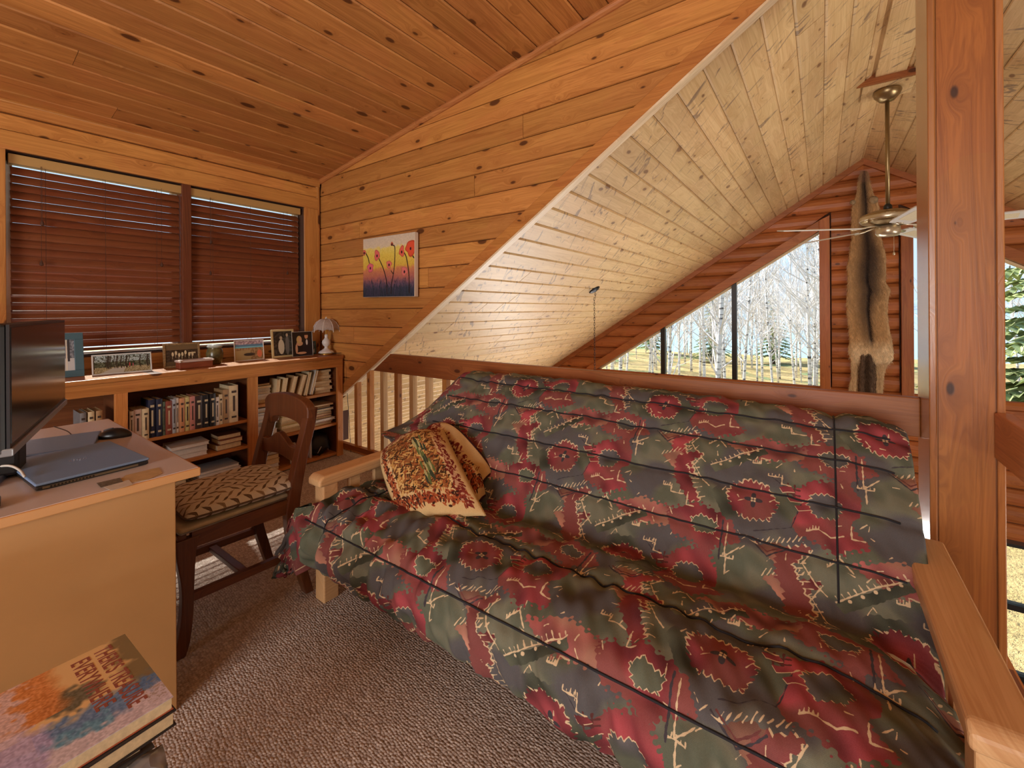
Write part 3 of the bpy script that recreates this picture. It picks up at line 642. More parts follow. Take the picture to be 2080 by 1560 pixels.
fc = cov.build('futon_cover', cover_m, smooth=True, label='green and crimson patterned quilted cover draped over the futon', cat='sofa cover')
sm = fc.modifiers.new('thickness', 'SOLIDIFY'); sm.thickness = .008; sm.offset = -1
pip = plain('dark_piping', (24, 22, 28), .8)
for q in seam_s:
    j = int(np.argmin(np.abs(sarc-q))); pts = [Vector(p)+Vector((0, nrm[j][0], nrm[j][1]))*.002 for p in cover_pts(np.linspace(X0-.01, X1-.02, 130), j)]
    m = MB(); m.tube(pts, .0032, 5); m.build('piping', pip, fc, smooth=True)
for q in seam_x:
    js = range(icr+8, NT_-20, 2) if q > -1 else range(18, icr-6, 2)
    js = np.array(list(js)); pts = [Vector(p)+Vector((0, nrm[j][0], nrm[j][1]))*.002 for p, j in zip(cover_pts(q, js), js)]
    m = MB(); m.tube(pts, .0030, 5); m.build('piping', pip, fc, smooth=True)

# ------------------------------------------------------------------ tapestry throw, folded over on the seat
def throw_print(N=700):
    Y, X = np.mgrid[0:N, 0:N]/N; g_ = np.random.default_rng(3)
    img = np.ones((N, N, 3))*np.array((206, 172, 122))/255
    d = np.minimum(np.minimum(X, 1-X), np.minimum(Y, 1-Y))
    def blob(cx, cy, r, col, sx=1, sy=1, ang=0):
        dx, dy = X-cx, Y-cy; a = dx*math.cos(ang)+dy*math.sin(ang); b = -dx*math.sin(ang)+dy*math.cos(ang); img[(a/sx)**2+(b/sy)**2 < r*r] = np.array(col)/255
    inner = d > .2; img[inner] = np.array((140, 92, 54))/255
    for k in range(900):   # woodland in the middle
        cx, cy = g_.uniform(.2, .8), g_.uniform(.2, .8); c = ((188, 140, 78), (96, 58, 34), (60, 44, 30), (150, 84, 46), (206, 166, 104))[k % 5]
        blob(cx, cy, .012, c, 2.6, .5, g_.uniform(-.4, 1.2))
    for k in range(40): blob(.62+g_.normal(0, .03), g_.uniform(.25, .7), .016, ((96, 104, 60), (170, 160, 110), (60, 66, 50))[k % 3], .8, 2.6)
    for k in range(1500):  # leaf border
        t = g_.uniform(0, 1); e = .13+g_.normal(0, .026); side = k % 4
        cx, cy = ((t, e), (t, 1-e), (e, t), (1-e, t))[side]; c = ((140, 62, 38), (110, 40, 34), (166, 88, 52), (128, 54, 42), (66, 38, 30), (186, 140, 108))[k % 6]
        if min(cx, cy, 1-cx, 1-cy) > .07: blob(cx, cy, .011, c, 1.7, .7, g_.uniform(0, 3.1))
    img[d < .012] = np.array((70, 42, 44))/255
    return img+g_.normal(0, .03, img.shape[:2])[..., None]
throw_m = imgmat('tapestry_print', throw_print(), rough=.95, spec=.05, bump=.5)
th = empty('throw_blanket', 'folded tapestry throw with leaf border on the patterned sofa seat', 'blanket', loc=(0, 0, 0))
def sheet(name, c00, c10, c11, c01, uvs, bulge, seed, n=46, rnd=.0):
    """soft folded layer through four corners (bottom edge c00-c10, top edge c01-c11)"""
    c00, c10, c11, c01 = map(Vector, (c00, c10, c11, c01)); nr = (c10-c00).cross(c01-c00).normalized(); ww = waves(seed, 7, .6, 2.2)
    Pg, Ug = [], []
    for i in range(n):
        a = i/(n-1); cg, ug = [], []
        for j in range(n):
            b = j/(n-1); p = c00*(1-a)*(1-b)+c10*a*(1-b)+c11*a*b+c01*(1-a)*b
            e = math.sin(math.pi*a)**.6*math.sin(math.pi*b)**.6
            p = p-nr*(.055*max(0, (2*a-1)**2*(2*b-1)**2))+nr*(bulge*e+.013*ww(a, b)*(.3+e)) + Vector((0, 0, -.03))*math.sin(math.pi*a)*(1-b)**3
            cg.append(p); ug.append((uvs[0]+(uvs[2]-uvs[0])*a, uvs[1]+(uvs[3]-uvs[1])*b))
        Pg.append(cg); Ug.append(ug)
    m = MB(); m.grid(Pg, n, n, Ug); o = m.build(name, throw_m, th, smooth=True)
    s = o.modifiers.new('thick', 'SOLIDIFY'); s.thickness = .016; s.offset = -1; s.use_rim = True; return o
sheet('front_fold', P(800, 1046, 'Y', 1.13), P(978, 1030, 'Y', 1.26), P(893, 858, 'Y', 1.52), P(762, 905, 'Y', 1.33), (0.02, .02, .98, .93), .085, 2)
sheet('rear_fold', P(930, 1020, 'Y', 1.33), P(1003, 942, 'Y', 1.56), P(905, 842, 'Y', 1.60), P(845, 885, 'Y', 1.50), (.75, .0, 1.0, .9), .02, 9)
sheet('side_fold', P(955, 1030, 'Y', 1.30), P(990, 985, 'Y', 1.44), P(955, 925, 'Y', 1.50), P(915, 950, 'Y', 1.40), (.0, .0, .25, .5), .025, 14, n=24)
# ================================================================== blinds
slat_m = pine('blind_slat_wood', 'y', 'z', (126, 70, 42), (96, 50, 30), knots=.15, rough=.4, vary=.06)
head_m = plain('blind_headrail', (176, 138, 82), .5)
cordm = plain('blind_cord', (74, 44, 28), .8)
for bi, (y0, y1, lab) in enumerate(((WY0+.022, WYM0-.006, 'brown wooden venetian blind in the window half behind the monitor'), (WYM1+.006, WY1-.03, 'brown wooden venetian blind in the window half beside the small lamp'))):
    bl = empty('window_blind', lab, 'blind', 'wooden blinds at the window')
    xs_ = XW-.045
    m = MB(); m.cbox(xs_-.028, xs_+.032, y0-.01, y1+.01, 2.122, 2.178, .003); m.build('head_rail', head_m, bl)
    sm_ = MB(); sec = []
    th_ = math.radians(72)
    for q in range(7):
        t = (q/6-.5)*.056; c_ = .005*(1-(2*q/6-1)**2)
        sec.append((math.cos(th_)*-t+math.sin(th_)*c_, math.sin(th_)*t+math.cos(th_)*c_))      # room-side edge low
    sec = [(-a, b) if False else (a, b) for a, b in sec]
    full = sec+[(a-.0026*math.sin(th_), b-.0026*math.cos(th_)) for a, b in reversed(sec)]
    sm_.prism(full, 'y', -(y1-y0)/2, (y1-y0)/2); proto = None; z = 2.087; i = 0
    while z > 1.05:
        if proto is None: o = proto = sm_.build('slat', slat_m, bl)
        else:
            o = proto.copy(); COL.objects.link(o)
        o.location = (xs_, (y0+y1)/2, z); o.rotation_euler = (R.uniform(-.0035, .0035), -(.21+R.uniform(-.06, .06) if z > 1.74 else -.03+R.uniform(-.03, .03) if z > 1.36 else .24+R.uniform(-.02, .02)), 0); z -= .0465; i += 1
    m = MB(); m.cbox(xs_-.026, xs_+.026, y0, y1, 1.014, 1.032, .003); m.build('bottom_rail', slat_m, bl)
    for f in (.17, .5, .83):
        yy = y0+(y1-y0)*f; m = MB()
        for dx in (-.03, .03): m.tube([(xs_+dx, yy, 2.12), (xs_+dx, yy, 1.03)], .0011, 4)
        m.build('ladder_cord', cordm, bl)
    for f, zt in ((.15, 1.80), (.145, 1.56), (.86, 1.60)):
        yy = y0+(y1-y0)*f; m = MB(); m.tube([(xs_+.042, yy, 2.13), (xs_+.042, yy, zt)], .001, 4); m.lathe([(.002, .03), (.008, .015), (.009, 0), (.001, -.004)], (xs_+.042, yy, zt-.02), 8); m.build('cord_tassel', cordm, bl)

# ================================================================== bookcase
BX0, BX1, BZ = XW+.012, -3.40, .872
bk = empty('bookcase', 'long low built-in pine bookcase under the window', 'bookcase')
bc_y = pine('bookcase_pine_y', 'y', 'z', (198, 132, 72), (152, 90, 42), knots=.7, coat=.1); bc_z = pine('bookcase_pine_z', 'z', 'xy', (202, 136, 74), (156, 92, 44), knots=.5)
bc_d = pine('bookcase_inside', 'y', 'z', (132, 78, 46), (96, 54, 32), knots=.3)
m = MB(); m.cbox(BX0, BX1+.012, -.6, 2.198, BZ-.028, BZ, .004); m.build('top', bc_y, bk)
m = MB(); m.cbox(BX1-.022, BX1, -.6, 2.198, .772, BZ-.028, .003); m.build('fascia', bc_y, bk)
m = MB(); m.box(BX0, BX0+.01, -.6, 2.198, .02, BZ-.028); m.build('back_panel', bc_d, bk)
DIV = [(-.6, -.57), (.70, .76), (1.432, 1.50), (2.145, 2.198)]
for a, b in DIV: m = MB(); m.cbox(BX1-.025, BX1-.002, a, b, 0, .774, .003); m.build('stile', bc_z, bk); m = MB(); m.box(BX0+.01, BX1-.025, (a+b)/2-.011, (a+b)/2+.011, 0, BZ-.028); m.build('divider', bc_d, bk)
SH = {0: (.47, .03), 1: (.465, .275, .03), 2: (.557, .288, .03)}
for c_, zs in SH.items():
    for z in zs: m = MB(); m.cbox(BX0+.01, BX1-.028, DIV[c_][1]-.01, DIV[c_+1][0]+.01, z-.022, z, .002); m.build('shelf', bc_y, bk)

pages = speck('book_pages', (222, 200, 160), .9, .12, 120); pagesw = speck('book_pages_white', (226, 220, 212), .9, .06, 120)
COLS = {'white': (216, 208, 200), 'pale pink': (206, 178, 164), 'cream': (218, 196, 156), 'navy blue': (34, 38, 62), 'sea green': (96, 112, 92), 'brick red': (140, 70, 54), 'pale blue': (170, 178, 190), 'orange': (212, 150, 106), 'yellow': (206, 190, 128), 'rose pink': (196, 128, 116), 'dark brown': (58, 40, 36), 'black': (28, 26, 30), 'tan': (172, 136, 96), 'grey': (126, 124, 126), 'brown': (106, 68, 48)}
def cmat(c): return speck('cover_'+c.replace(' ', '_'), COLS[c], .45, .1, 30)
def book(size, colour, mats_pages, loc, rot=(0, 0, 0), label=None, group=None, spine='+x', band=True, c=.0012):
    """size = (depth x, thickness y, height z) of an upright book, spine on +x or -x, origin at the middle of its foot"""
    dx, dy, dz = size; m = MB(); s = 1 if spine == '+x' else -1
    cv = .0022
    m.mat(0); m.box(-dx/2, dx/2, -dy/2, -dy/2+cv, 0, dz); m.box(-dx/2, dx/2, dy/2-cv, dy/2, 0, dz)
    n = 5; pts = [(s*(dx/2+.25*dy*math.sin(math.pi*i/n)*.5), -dy/2+dy*i/n) for i in range(n+1)]+[(s*(dx/2-.003), dy/2), (s*(dx/2-.003), -dy/2)]
    m.prism(pts if s > 0 else pts[::-1], 'z', 0, dz)
    m.mat(1); m.box(-dx/2+(.004 if s > 0 else .003), dx/2-(.003 if s > 0 else .004), -dy/2+cv, dy/2-cv, .004, dz-.004)
    if band and dy > .013:
        m.mat(2); xs = s*(dx/2+.13*dy)
        for z0, z1 in ((dz*.80, dz*.86), (dz*.12, dz*.17)): m.box(min(xs, xs-s*.002), max(xs, xs-s*.002)+.0006, -dy*.26, dy*.26, z0, z1)
        m.box(min(xs, xs-s*.002), max(xs, xs-s*.002)+.0006, -dy*.12, dy*.12, dz*.3, dz*.72)
    bandm = plain('spine_ink_light', (200, 184, 150), .5) if sum(COLS[colour]) < 300 else plain('spine_ink_dark', (70, 56, 50), .5)
    o = m.build('book', [cmat(colour), mats_pages, bandm], label=label, cat='book', group=group)
    o.location = loc; o.rotation_euler = rot; return o
ORD = ['first', 'second', 'third', 'fourth', 'fifth', 'sixth', 'seventh', 'eighth', 'ninth', 'tenth', 'eleventh', 'twelfth', 'thirteenth', 'fourteenth', 'fifteenth', 'sixteenth', 'seventeenth', 'eighteenth', 'nineteenth']
# upright row
row = [('white', .02, .185), ('pale pink', .037, .19), ('cream', .031, .19), ('navy blue', .036, .238), ('navy blue', .03, .238), ('sea green', .014, .215), ('brick red', .034, .215), ('pale blue', .021, .222), ('white', .016, .225), ('orange', .027, .222), ('yellow', .028, .224), ('rose pink', .028, .224), ('dark brown', .042, .222), ('black', .036, .222), ('black', .034, .225), ('white', .022, .195), ('cream', .023, .21), ('tan', .037, .238), ('cream', .056, .262)]
desc = {'white': 'slim white paperback standing in the upright row on the bookcase', 'pale pink': 'pale pink paperback standing in the upright row on the bookcase', 'cream': 'cream book standing in the upright row on the bookcase'}
y = .772
for i, (c_, t, h) in enumerate(row):
    t *= 1.055
    lab = f'{c_} book standing {ORD[i]} from the desk in the upright bookcase row'
    book((.15+.02*R.random(), t-.0012, h), c_, pages, (-3.51+R.uniform(-.006, .006), y+t/2, .4652), (0, 0, R.uniform(-.01, .01)), lab, 'upright books on the bookcase'); y += t
def stack(yc, z, specs, x=-3.53, group='', where='', turn=0, fore=True):
    for i_, (c_, t, wd, dp) in enumerate(specs):
        ang = R.uniform(-.05, .05)+turn
        o = book((wd, t-.0008, dp), c_, pagesw if c_ in ('white', 'pale blue') else pages, (0, 0, 0), label=f'{c_} book, {ORD[i_]} from the bottom {where}', group=group, spine='-x' if fore else '+x', band=not fore)
        # laid flat: spine to the back, fore edge to the room
        o.matrix_world = Matrix.Translation((x+R.uniform(-.012, .012), yc+R.uniform(-.006, .006), z+t/2)) @ Matrix.Rotation(ang, 4, 'Z') @ Matrix.Rotation(math.radians(90), 4, 'X') @ Matrix.Translation((0, 0, -dp/2))
        z += t
    return z
def rs(n, t0, t1, w0, w1, d0, d1, cols): return [(R.choice(cols), R.uniform(t0, t1), R.uniform(w0, w1), R.uniform(d0, d1)) for _ in range(n)]
stack(1.09, .2752, [('white', .03, .17, .20), ('white', .044, .17, .215), ('white', .022, .18, .215)], group='white books in the lower middle shelf', where='of the white pile in the bookcase')
stack(1.33, .2752, [('brown', .04, .15, .16), ('brick red', .03, .15, .15), ('brown', .03, .14, .15)], group='brown books in the lower middle shelf', where='of the brown pile beside white books')
stack(1.26, .0302, [('grey', .03, .22, .3), ('white', .034, .22, .3), ('grey', .02, .2, .27), ('white', .03, .2, .25), ('pale blue', .02, .2, .24)], group='large books on the bookcase floor', where='of the bottom-shelf pile behind the chair', x=-3.52)
stack(.92, .0302, rs(4, .025, .035, .18, .22, .22, .26, ['dark brown', 'tan', 'black']), group='large books on the bookcase floor', where='of the bottom-shelf pile by the desk', x=-3.52)
warm = ['cream', 'tan', 'white', 'pale pink', 'brown', 'cream']
stack(1.565, .5572, rs(7, .016, .034, .11, .13, .11, .125, warm)[:7], group='paperback pile on the upper right shelf', where='of the upper-shelf pile by the middle stile')
stack(2.05, .5572, rs(8, .018, .032, .12, .14, .14, .16, ['cream', 'tan', 'cream']), group='paperback pile by the bookcase end', where='of the upper-shelf pile by the end stile')
stack(1.585, .2882, rs(8, .018, .04, .13, .17, .14, .165, ['white', 'cream', 'pale blue', 'white', 'tan']), group='paperback pile on the middle right shelf', where='of the middle-shelf pile by the middle stile')
stack(1.775, .2882, rs(5, .024, .036, .13, .17, .15, .17, ['white', 'cream', 'yellow']), group='books seen through the chair back', where='of the pile seen through the chair back')
stack(2.03, .2882, rs(9, .014, .03, .16, .2, .17, .2, ['cream', 'rose pink', 'tan', 'grey', 'white']), group='paperback pile on the middle right shelf end', where='of the middle-shelf pile by the end stile')
stack(1.59, .0302, rs(7, .024, .036, .16, .2, .15, .165, ['dark brown', 'white', 'cream', 'tan']), group='books at the bottom of the right compartment', where='of the bottom-shelf pile by the middle stile')
for i, (yy, c_, t, h, a) in enumerate(((1.655, 'cream', .026, .165, -.10), (1.70, 'cream', .03, .17, -.17), (1.765, 'tan', .036, .175, -.24), (1.83, 'tan', .036, .18, -.30), (1.885, 'cream', .022, .195, -.22), (1.935, 'white', .02, .205, -.26))):
    book((.12, t, h), c_, pages, (-3.50, yy-.002, .5612+abs(math.sin(a))*t/2), (-a*-1, 0, 0), f'leaning {c_} paperback, {ORD[i]} of the slanting row on the upper shelf', 'leaning paperbacks on the upper shelf', spine='-x', band=False)
z = stack(.45, .4702, rs(4, .02, .03, .16, .2, .2, .24, ['tan', 'dark brown', 'brown']), group='books in the dark compartment', where='of the pile in the dark compartment')
for i in range(3): book((.17, .028, .21), ['tan', 'cream', 'grey'][i], pages, (-3.53, .64-.034*i, .4702), (0, 0, 0), ['tan', 'cream', 'grey'][i]+' book standing in the dark compartment behind the desk', 'books in the dark compartment')
# bottom right: black bag and bottle
m = MB()
for i in range(18):
    pass
bm_ = bmesh.new(); bmesh.ops.create_icosphere(bm_, subdivisions=3, radius=1); ww = waves(4, 8, .3, .9)
for v in bm_.verts: v.co = Vector((v.co.x*.13, v.co.y*.10, max(-.085, v.co.z*.10)))*(1+.10*float(ww(v.co.x*3+v.co.z, v.co.y*3)))
m.frombm(bm_, Matrix.Translation((-3.56, 2.03, .117))); bag = m.build('camera_bag', plain('black_nylon', (26, 26, 30), .55), smooth=True, label='black soft bag on the bottom shelf of the bookcase', cat='bag')
m = MB(); m.tube([(-3.45, 1.99, .06), (-3.43, 2.0, .10), (-3.44, 2.03, .13), (-3.45, 2.07, .10), (-3.455, 2.09, .06)], .004, 6); m.build('strap', plain('grey_strap', (170, 172, 178), .4), bag, smooth=True)
bt = empty('bottle', 'small white bottle on the bottom shelf seen through the chair', 'bottle', loc=(-3.47, 1.80, .03))
m = MB(); m.lathe([(.028, 0), (.03, .01), (.03, .08), (.022, .11), (.012, .13), (.011, .14)], n=16); m.build('body', plain('bottle_white', (214, 200, 184), .4), bt, smooth=True)
m = MB(); m.lathe([(.013, .138), (.013, .16), (.006, .165)], n=12); m.build('cap', plain('bottle_cap', (190, 170, 150), .4), bt)
m = MB(); m.cbox(-3.50, -3.47, 1.935, 1.95, .0302, .2, .002); m.build('boxed_disc', plain('disc_white', (196, 194, 196), .4), label='thin white case standing beside the black bag', cat='case')

# ================================================================== things along the top of the bookcase
def span(pxl, pxr, X): return P(pxl, 735, 'X', X).y, P(pxr, 735, 'X', X).y
def hgt(px, y0, y1, X):
    d = ray(px, 700); t = X/d.x; return abs(y1-y0)/FPX*t
def uvquad(m, a, b, c_, d):   # a bottom-left, b bottom-right, c top-right, d top-left as seen
    i = m.add([a, b, c_, d], [(0, 1, 2, 3)]); m.uv.update({i: (0, 0), i+1: (1, 0), i+2: (1, 1), i+3: (0, 1)})
def frame(name, label, X, yl, yr, h, lean, fmat, pmat, bw=.018, th_=.014, turn=0., mat_in=None, zb=BZ):
    """standing picture, facing +x; leans back by 'lean'"""
    f = empty(name, label, 'picture frame', loc=(X, (yl+yr)/2, zb+.0012)); f.rotation_euler = (0, -lean, turn)
    wd = yr-yl; m = MB()
    for a, b, c_, d in ((-wd/2, wd/2, 0, bw), (-wd/2, wd/2, h-bw, h), (-wd/2, -wd/2+bw, bw, h-bw), (wd/2-bw, wd/2, bw, h-bw)): m.hexa([(-th_, a, max(c_, th_*math.tan(lean))), (0, a, c_), (0, b, c_), (-th_, b, max(c_, th_*math.tan(lean))), (-th_, a, d), (0, a, d), (0, b, d), (-th_, b, d)])
    bevel(m.build('frame_border', fmat, f), .002)
    m = MB(); m.box(-max(th_, .009), -.006, -wd/2+bw*.5, wd/2-bw*.5, bw*.5, h-bw*.5); m.build('backing', plain('card_back', (90, 80, 70), .8), f)
    m = MB(); uvquad(m, (-.0045, -wd/2+bw*.9, bw*.9), (-.0045, wd/2-bw*.9, bw*.9), (-.0045, wd/2-bw*.9, h-bw*.9), (-.0045, -wd/2+bw*.9, h-bw*.9)); m.build('print', pmat, f)
    m = MB(); ft = th_+.07+h*.1; zf_ = ft*math.tan(lean)*1.02; zn_ = (th_+.001)*math.tan(lean)*1.02; m.hexa([(-th_-.001, -.02, zn_), (-ft, -.02, zf_), (-ft, .02, zf_), (-th_-.001, .02, zn_), (-th_-.001, -.02, h*.6), (-th_-.004, -.02, h*.6), (-th_-.004, .02, h*.6), (-th_-.001, .02, h*.6)])
    st_ = m.build('stand', plain('card_back', (90, 80, 70)), f)
    return f
def canvas(n, h): Y, X = np.mgrid[0:h, 0:n]; return X/n, Y/h, np.zeros((h, n, 3))
def S(*c): return np.array(c)/255
def noise_img(n, h, s, seed):
    g_ = np.random.default_rng(seed); a = g_.random((h//s+3, n//s+3)); yy, xx = np.mgrid[0:h, 0:n]/s; i, j = yy.astype(int), xx.astype(int); fy, fx = (yy-i), (xx-j); fy = fy*fy*(3-2*fy); fx = fx*fx*(3-2*fx)
    return (a[i, j]*(1-fy)*(1-fx)+a[i+1, j]*fy*(1-fx)+a[i, j+1]*(1-fy)*fx+a[i+1, j+1]*fy*fx)
def ell(X, Y, cx, cy, rx, ry): return ((X-cx)/rx)**2+((Y-cy)/ry)**2 < 1
def pic_park():
    X, Y, im = canvas(360, 150); n = noise_img(360, 150, 9, 1); n2 = noise_img(360, 150, 4, 2)
    im[:] = S(70, 78, 60)+(n-.5)[..., None]*.4; sky = (Y > .62) & (n2 > .45); im[sky] = S(170, 190, 196); g = Y < .33; im[g] = (S(150, 138, 104)+(n2-.5)[..., None]*.35)[g]
    p = (Y < .3) & (np.abs(X-.45-.5*(Y-.3)) < .1+.35*(.3-Y)); im[p] = S(176, 172, 160)
    for k in range(26):
        c = RN.random(); im[(np.abs(X-c-.01*np.sin(Y*9)) < .004+.004*RN.random()) & (Y > .25) & (Y < .95)] = S(44, 36, 30)
    im[ell(X, Y, .62, .42, .012, .12)] = S(170, 70, 70); im[ell(X, Y, .68, .40, .012, .1)] = S(150, 80, 90); return im
def pic_trees():
    X, Y, im = canvas(150, 200); n = noise_img(150, 200, 7, 5); im[:] = S(120, 128, 140)+(n-.5)[..., None]*.4; im[Y < .4] = S(196, 200, 204)
    for k in range(8): c = RN.random(); im[(np.abs(X-c) < .025) & (Y > .3)] = S(60, 62, 70)
    im[np.abs(X-.62) < .03] = S(222, 216, 200); return im
def pic_silhouettes():
    X, Y, im = canvas(200, 150); n = noise_img(200, 150, 10, 9); im[:] = S(60, 46, 36)+(n-.5)[..., None]*.2; im[Y > .75] = S(110, 90, 64)
    for k in range(7):
        c = .2+.1*k+.02*RN.random(); b = .55+.06*math.sin(k*2.); im[ell(X, Y, c, b, .035, .1)] = S(214, 198, 160); im[(np.abs(X-c+.012) < .008) & (Y < b) & (Y > b-.22)] = S(200, 184, 150)
    im[(np.abs(X-.82) < .1) & (np.abs(Y-.58) < .03)] = S(206, 190, 150); im[Y < .2] = S(96, 78, 54); return im
def pic_beach():
    X, Y, im = canvas(200, 150); n = noise_img(200, 150, 8, 4); im[:] = S(150, 120, 84)+(n-.5)[..., None]*.25; im[Y > .62] = S(90, 130, 160); im[Y > .8] = (S(170, 150, 160)+(n-.5)[..., None]*.4)[Y > .8]; im[(Y > .62) & (Y < .7)] = S(120, 190, 210)
    d = (X < .55) & (Y < .5); im[d] = (S(196, 172, 120)*(.7+.3*(np.sin((X+Y*.9)*120) > 0))[..., None])[d]; im[ell(X, Y, .86, .3, .09, .2)] = S(214, 120, 86); im[ell(X, Y, .5, .28, .2, .08)] = S(60, 50, 46); return im
def pic_old():
    X, Y, im = canvas(130, 180); n = noise_img(130, 180, 9, 6); im[:] = S(60, 54, 46)+(n-.5)[..., None]*.25
    im[ell(X, Y, .4, .36, .16, .3)] = S(206, 196, 170); im[ell(X, Y, .4, .72, .07, .07)] = S(190, 170, 140); im[ell(X, Y, .72, .4, .11, .38)] = S(120, 112, 104); im[ell(X, Y, .72, .83, .06, .07)] = S(190, 170, 146); return im
def pic_couple():
    X, Y, im = canvas(140, 170); im[:] = S(40, 34, 30)
    im[ell(X, Y, .38, .15, .3, .45)] = S(28, 24, 28); im[ell(X, Y, .74, .2, .24, .5)] = S(34, 30, 38); im[ell(X, Y, .36, .52, .16, .1)] = S(206, 160, 124); im[ell(X, Y, .34, .68, .13, .16)] = S(206, 176, 110); im[ell(X, Y, .39, .68, .08, .11)] = S(214, 168, 130)
    im[ell(X, Y, .7, .82, .09, .12)] = S(206, 156, 118); im[(ell(X, Y, .7, .9, .095, .07)) & (Y > .86)] = S(50, 34, 24); im[ell(X, Y, .72, .56, .05, .12)] = S(220, 216, 210); im[ell(X, Y, .2, .3, .06, .2)] = S(200, 154, 120); im[ell(X, Y, .45, .12, .24, .05)] = S(204, 158, 122); return im
pm = lambda n, f: imgmat(n, f(), .3, .5, repeat=False)
XS = -3.62
y0, y1 = span(88, 172, XS); frame('picture_frame', 'slate blue picture frame standing behind the monitor', XS, y0, y1, .265, .16, plain('slate_blue_paint', (70, 104, 118), .5), pm('print_winter_trees', pic_trees), .04)
y0, y1 = span(184, 304, XS); frame('picture_frame', 'long panoramic park photo in a clear-edged frame on the bookcase', XS+.045, y0, y1, .128, .30, plain('clear_acrylic', (200, 206, 206), .15), pm('print_park', pic_park), .008, .008, turn=-.10)
y0, y1 = span(333, 408, XS); frame('picture_frame', 'dark silhouette photo in a twig frame behind the wooden box', XS, y0, y1, hgt(370, 694, 745, XS)*.96, .12, speck('twig_frame', (140, 112, 74), .7, .4, 90), pm('print_silhouettes', pic_silhouettes), .013)
y0, y1 = span(479, 540, XS); frame('picture_frame', 'unframed beach photo in a thin white border on the bookcase', XS-.02, y0, y1, hgt(510, 688, 730, XS), .10, plain('photo_white', (224, 220, 214), .4), pm('print_beach', pic_beach), .006, .005)
y0, y1 = span(557, 604, XS); frame('picture_frame', 'old double portrait photo in a cream frame', XS-.03, y0, y1, hgt(580, 669, 726, XS), .10, plain('cream_frame', (206, 184, 132), .5), pm('print_old', pic_old), .016, turn=.05)
y0, y1 = span(591, 633, XS); frame('picture_frame', 'photo of a couple in evening dress with a thin silver frame', XS+.03, y0, y1, hgt(610, 674, 724, XS), .08, plain('silver_frame', (196, 196, 190), .3, .6), pm('print_couple', pic_couple), .004, .006)
y0, y1 = span(630, 652, XS); frame('picture_frame', 'small teal picture frame tucked behind the lamp base', XS-.07, y0, y1, .115, .1, plain('teal_frame', (72, 110, 114), .5), pm('print_teal', pic_trees), .012)
# jar
y0, y1 = span(418, 454, XS); jr = empty('jar', 'dark glazed pottery jar with a pale lid beside the silhouette photo', 'jar', loc=(XS, (y0+y1)/2, BZ))
m = MB(); m.lathe([(.035, 0), (.045, .01), (.052, .045), (.054, .08), (.046, .11), (.042, .118), (.044, .124)], n=28, flute=lambda a, z: .012*math.sin(z*260)); m.build('body', speck('jar_glaze', (92, 84, 52), .25, .5, 25), jr, smooth=True)
m = MB(); m.lathe([(.0, .122), (.046, .124), (.05, .130), (.046, .138), (.0, .142)], n=28); m.build('lid', plain('jar_lid', (170, 176, 170), .2), jr, smooth=True)
y0, y1 = span(355, 431, XS+.09); tr_ = empty('wooden_box', 'small reddish wooden box in front of the silhouette photo', 'box', loc=(XS+.1, (y0+y1)/2, BZ+.001)); hw = (y1-y0)/2
m = MB(); m.cbox(-.04, .04, -hw+.012, hw-.012, 0, .042, .004); m.build('body', pine('box_red', 'y', 'z', (150, 78, 52), (110, 50, 34), knots=0.01), tr_)
m = MB(); m.cbox(-.045, .045, -hw+.006, hw-.006, .042, .058, .006); m.build('lid', plain('box_lid', (196, 176, 166), .3), tr_)
m = MB()
for sy in (-1, 1): m.lathe([(.0, -.006), (.007, -.004), (.008, .004), (.0, .008)], (.046, sy*(hw-.014), .05), 10)
m.build('corner_knob', plain('box_knob', (206, 200, 190), .3), tr_, smooth=True)
# table lamp
LX, LY = -3.56, P(663, 722, 'X', -3.56).y
la = empty('table_lamp', 'small white porcelain lamp with a pleated panel shade at the bookcase end', 'lamp', loc=(LX, LY, BZ))
porc = speck('porcelain', (222, 218, 214), .18, .06, 30); brass = plain('brass', (196, 158, 84), .22, 1.)
m = MB(); m.lathe([(.058, 0), (.06, .006), (.052, .014), (.046, .018)], n=28); m.build('foot_ring', brass, la, smooth=True)
m = MB(); m.lathe([(.066, .016), (.06, .028), (.04, .04), (.018, .055), (.014, .07), (.03, .085), (.036, .105), (.032, .125), (.018, .14), (.012, .155), (.016, .165), (.012, .18)], n=28, flute=lambda a, z: .05*math.cos(10*a) if z < .045 else .0); m.build('base', porc, la, smooth=True)
m = MB(); m.tube([(0, 0, .175), (0, 0, .30)], .006, 10); m.build('stem', brass, la)
shade_m = speck('shade_fabric', (176, 160, 150), .8, .08, 60); SHN = 8
for i in range(SHN):   # curved fabric panels between white ribs
    a0, a1 = 2*math.pi*i/SHN, 2*math.pi*(i+1)/SHN; Pg = []
    prof_s = [(.014, .315), (.05, .308), (.082, .285), (.102, .25), (.110, .21)]
    for a in np.linspace(a0, a1, 7):
        f = math.sin((a-a0)/(a1-a0)*math.pi); Pg.append([((r_*(1-.06*f))*math.cos(a), (r_*(1-.06*f))*math.sin(a), z+(.014*f if q == len(prof_s)-1 else 0)) for q, (r_, z) in enumerate(prof_s)])
    m = MB(); m.grid(Pg, 7, len(prof_s)); o = m.build('shade_panel', shade_m, la, smooth=True); s_ = o.modifiers.new('t', 'SOLIDIFY'); s_.thickness = .002
    m = MB(); m.tube([(r_*1.01*math.cos(a0), r_*1.01*math.sin(a0), z) for r_, z in prof_s+[(.112, .20)]], .0035, 6); m.build('shade_rib', porc, la, smooth=True)
m = MB(); m.lathe([(.0, .335), (.006, .33), (.007, .322), (.016, .316)], n=14); m.build('finial', porc, la, smooth=True)
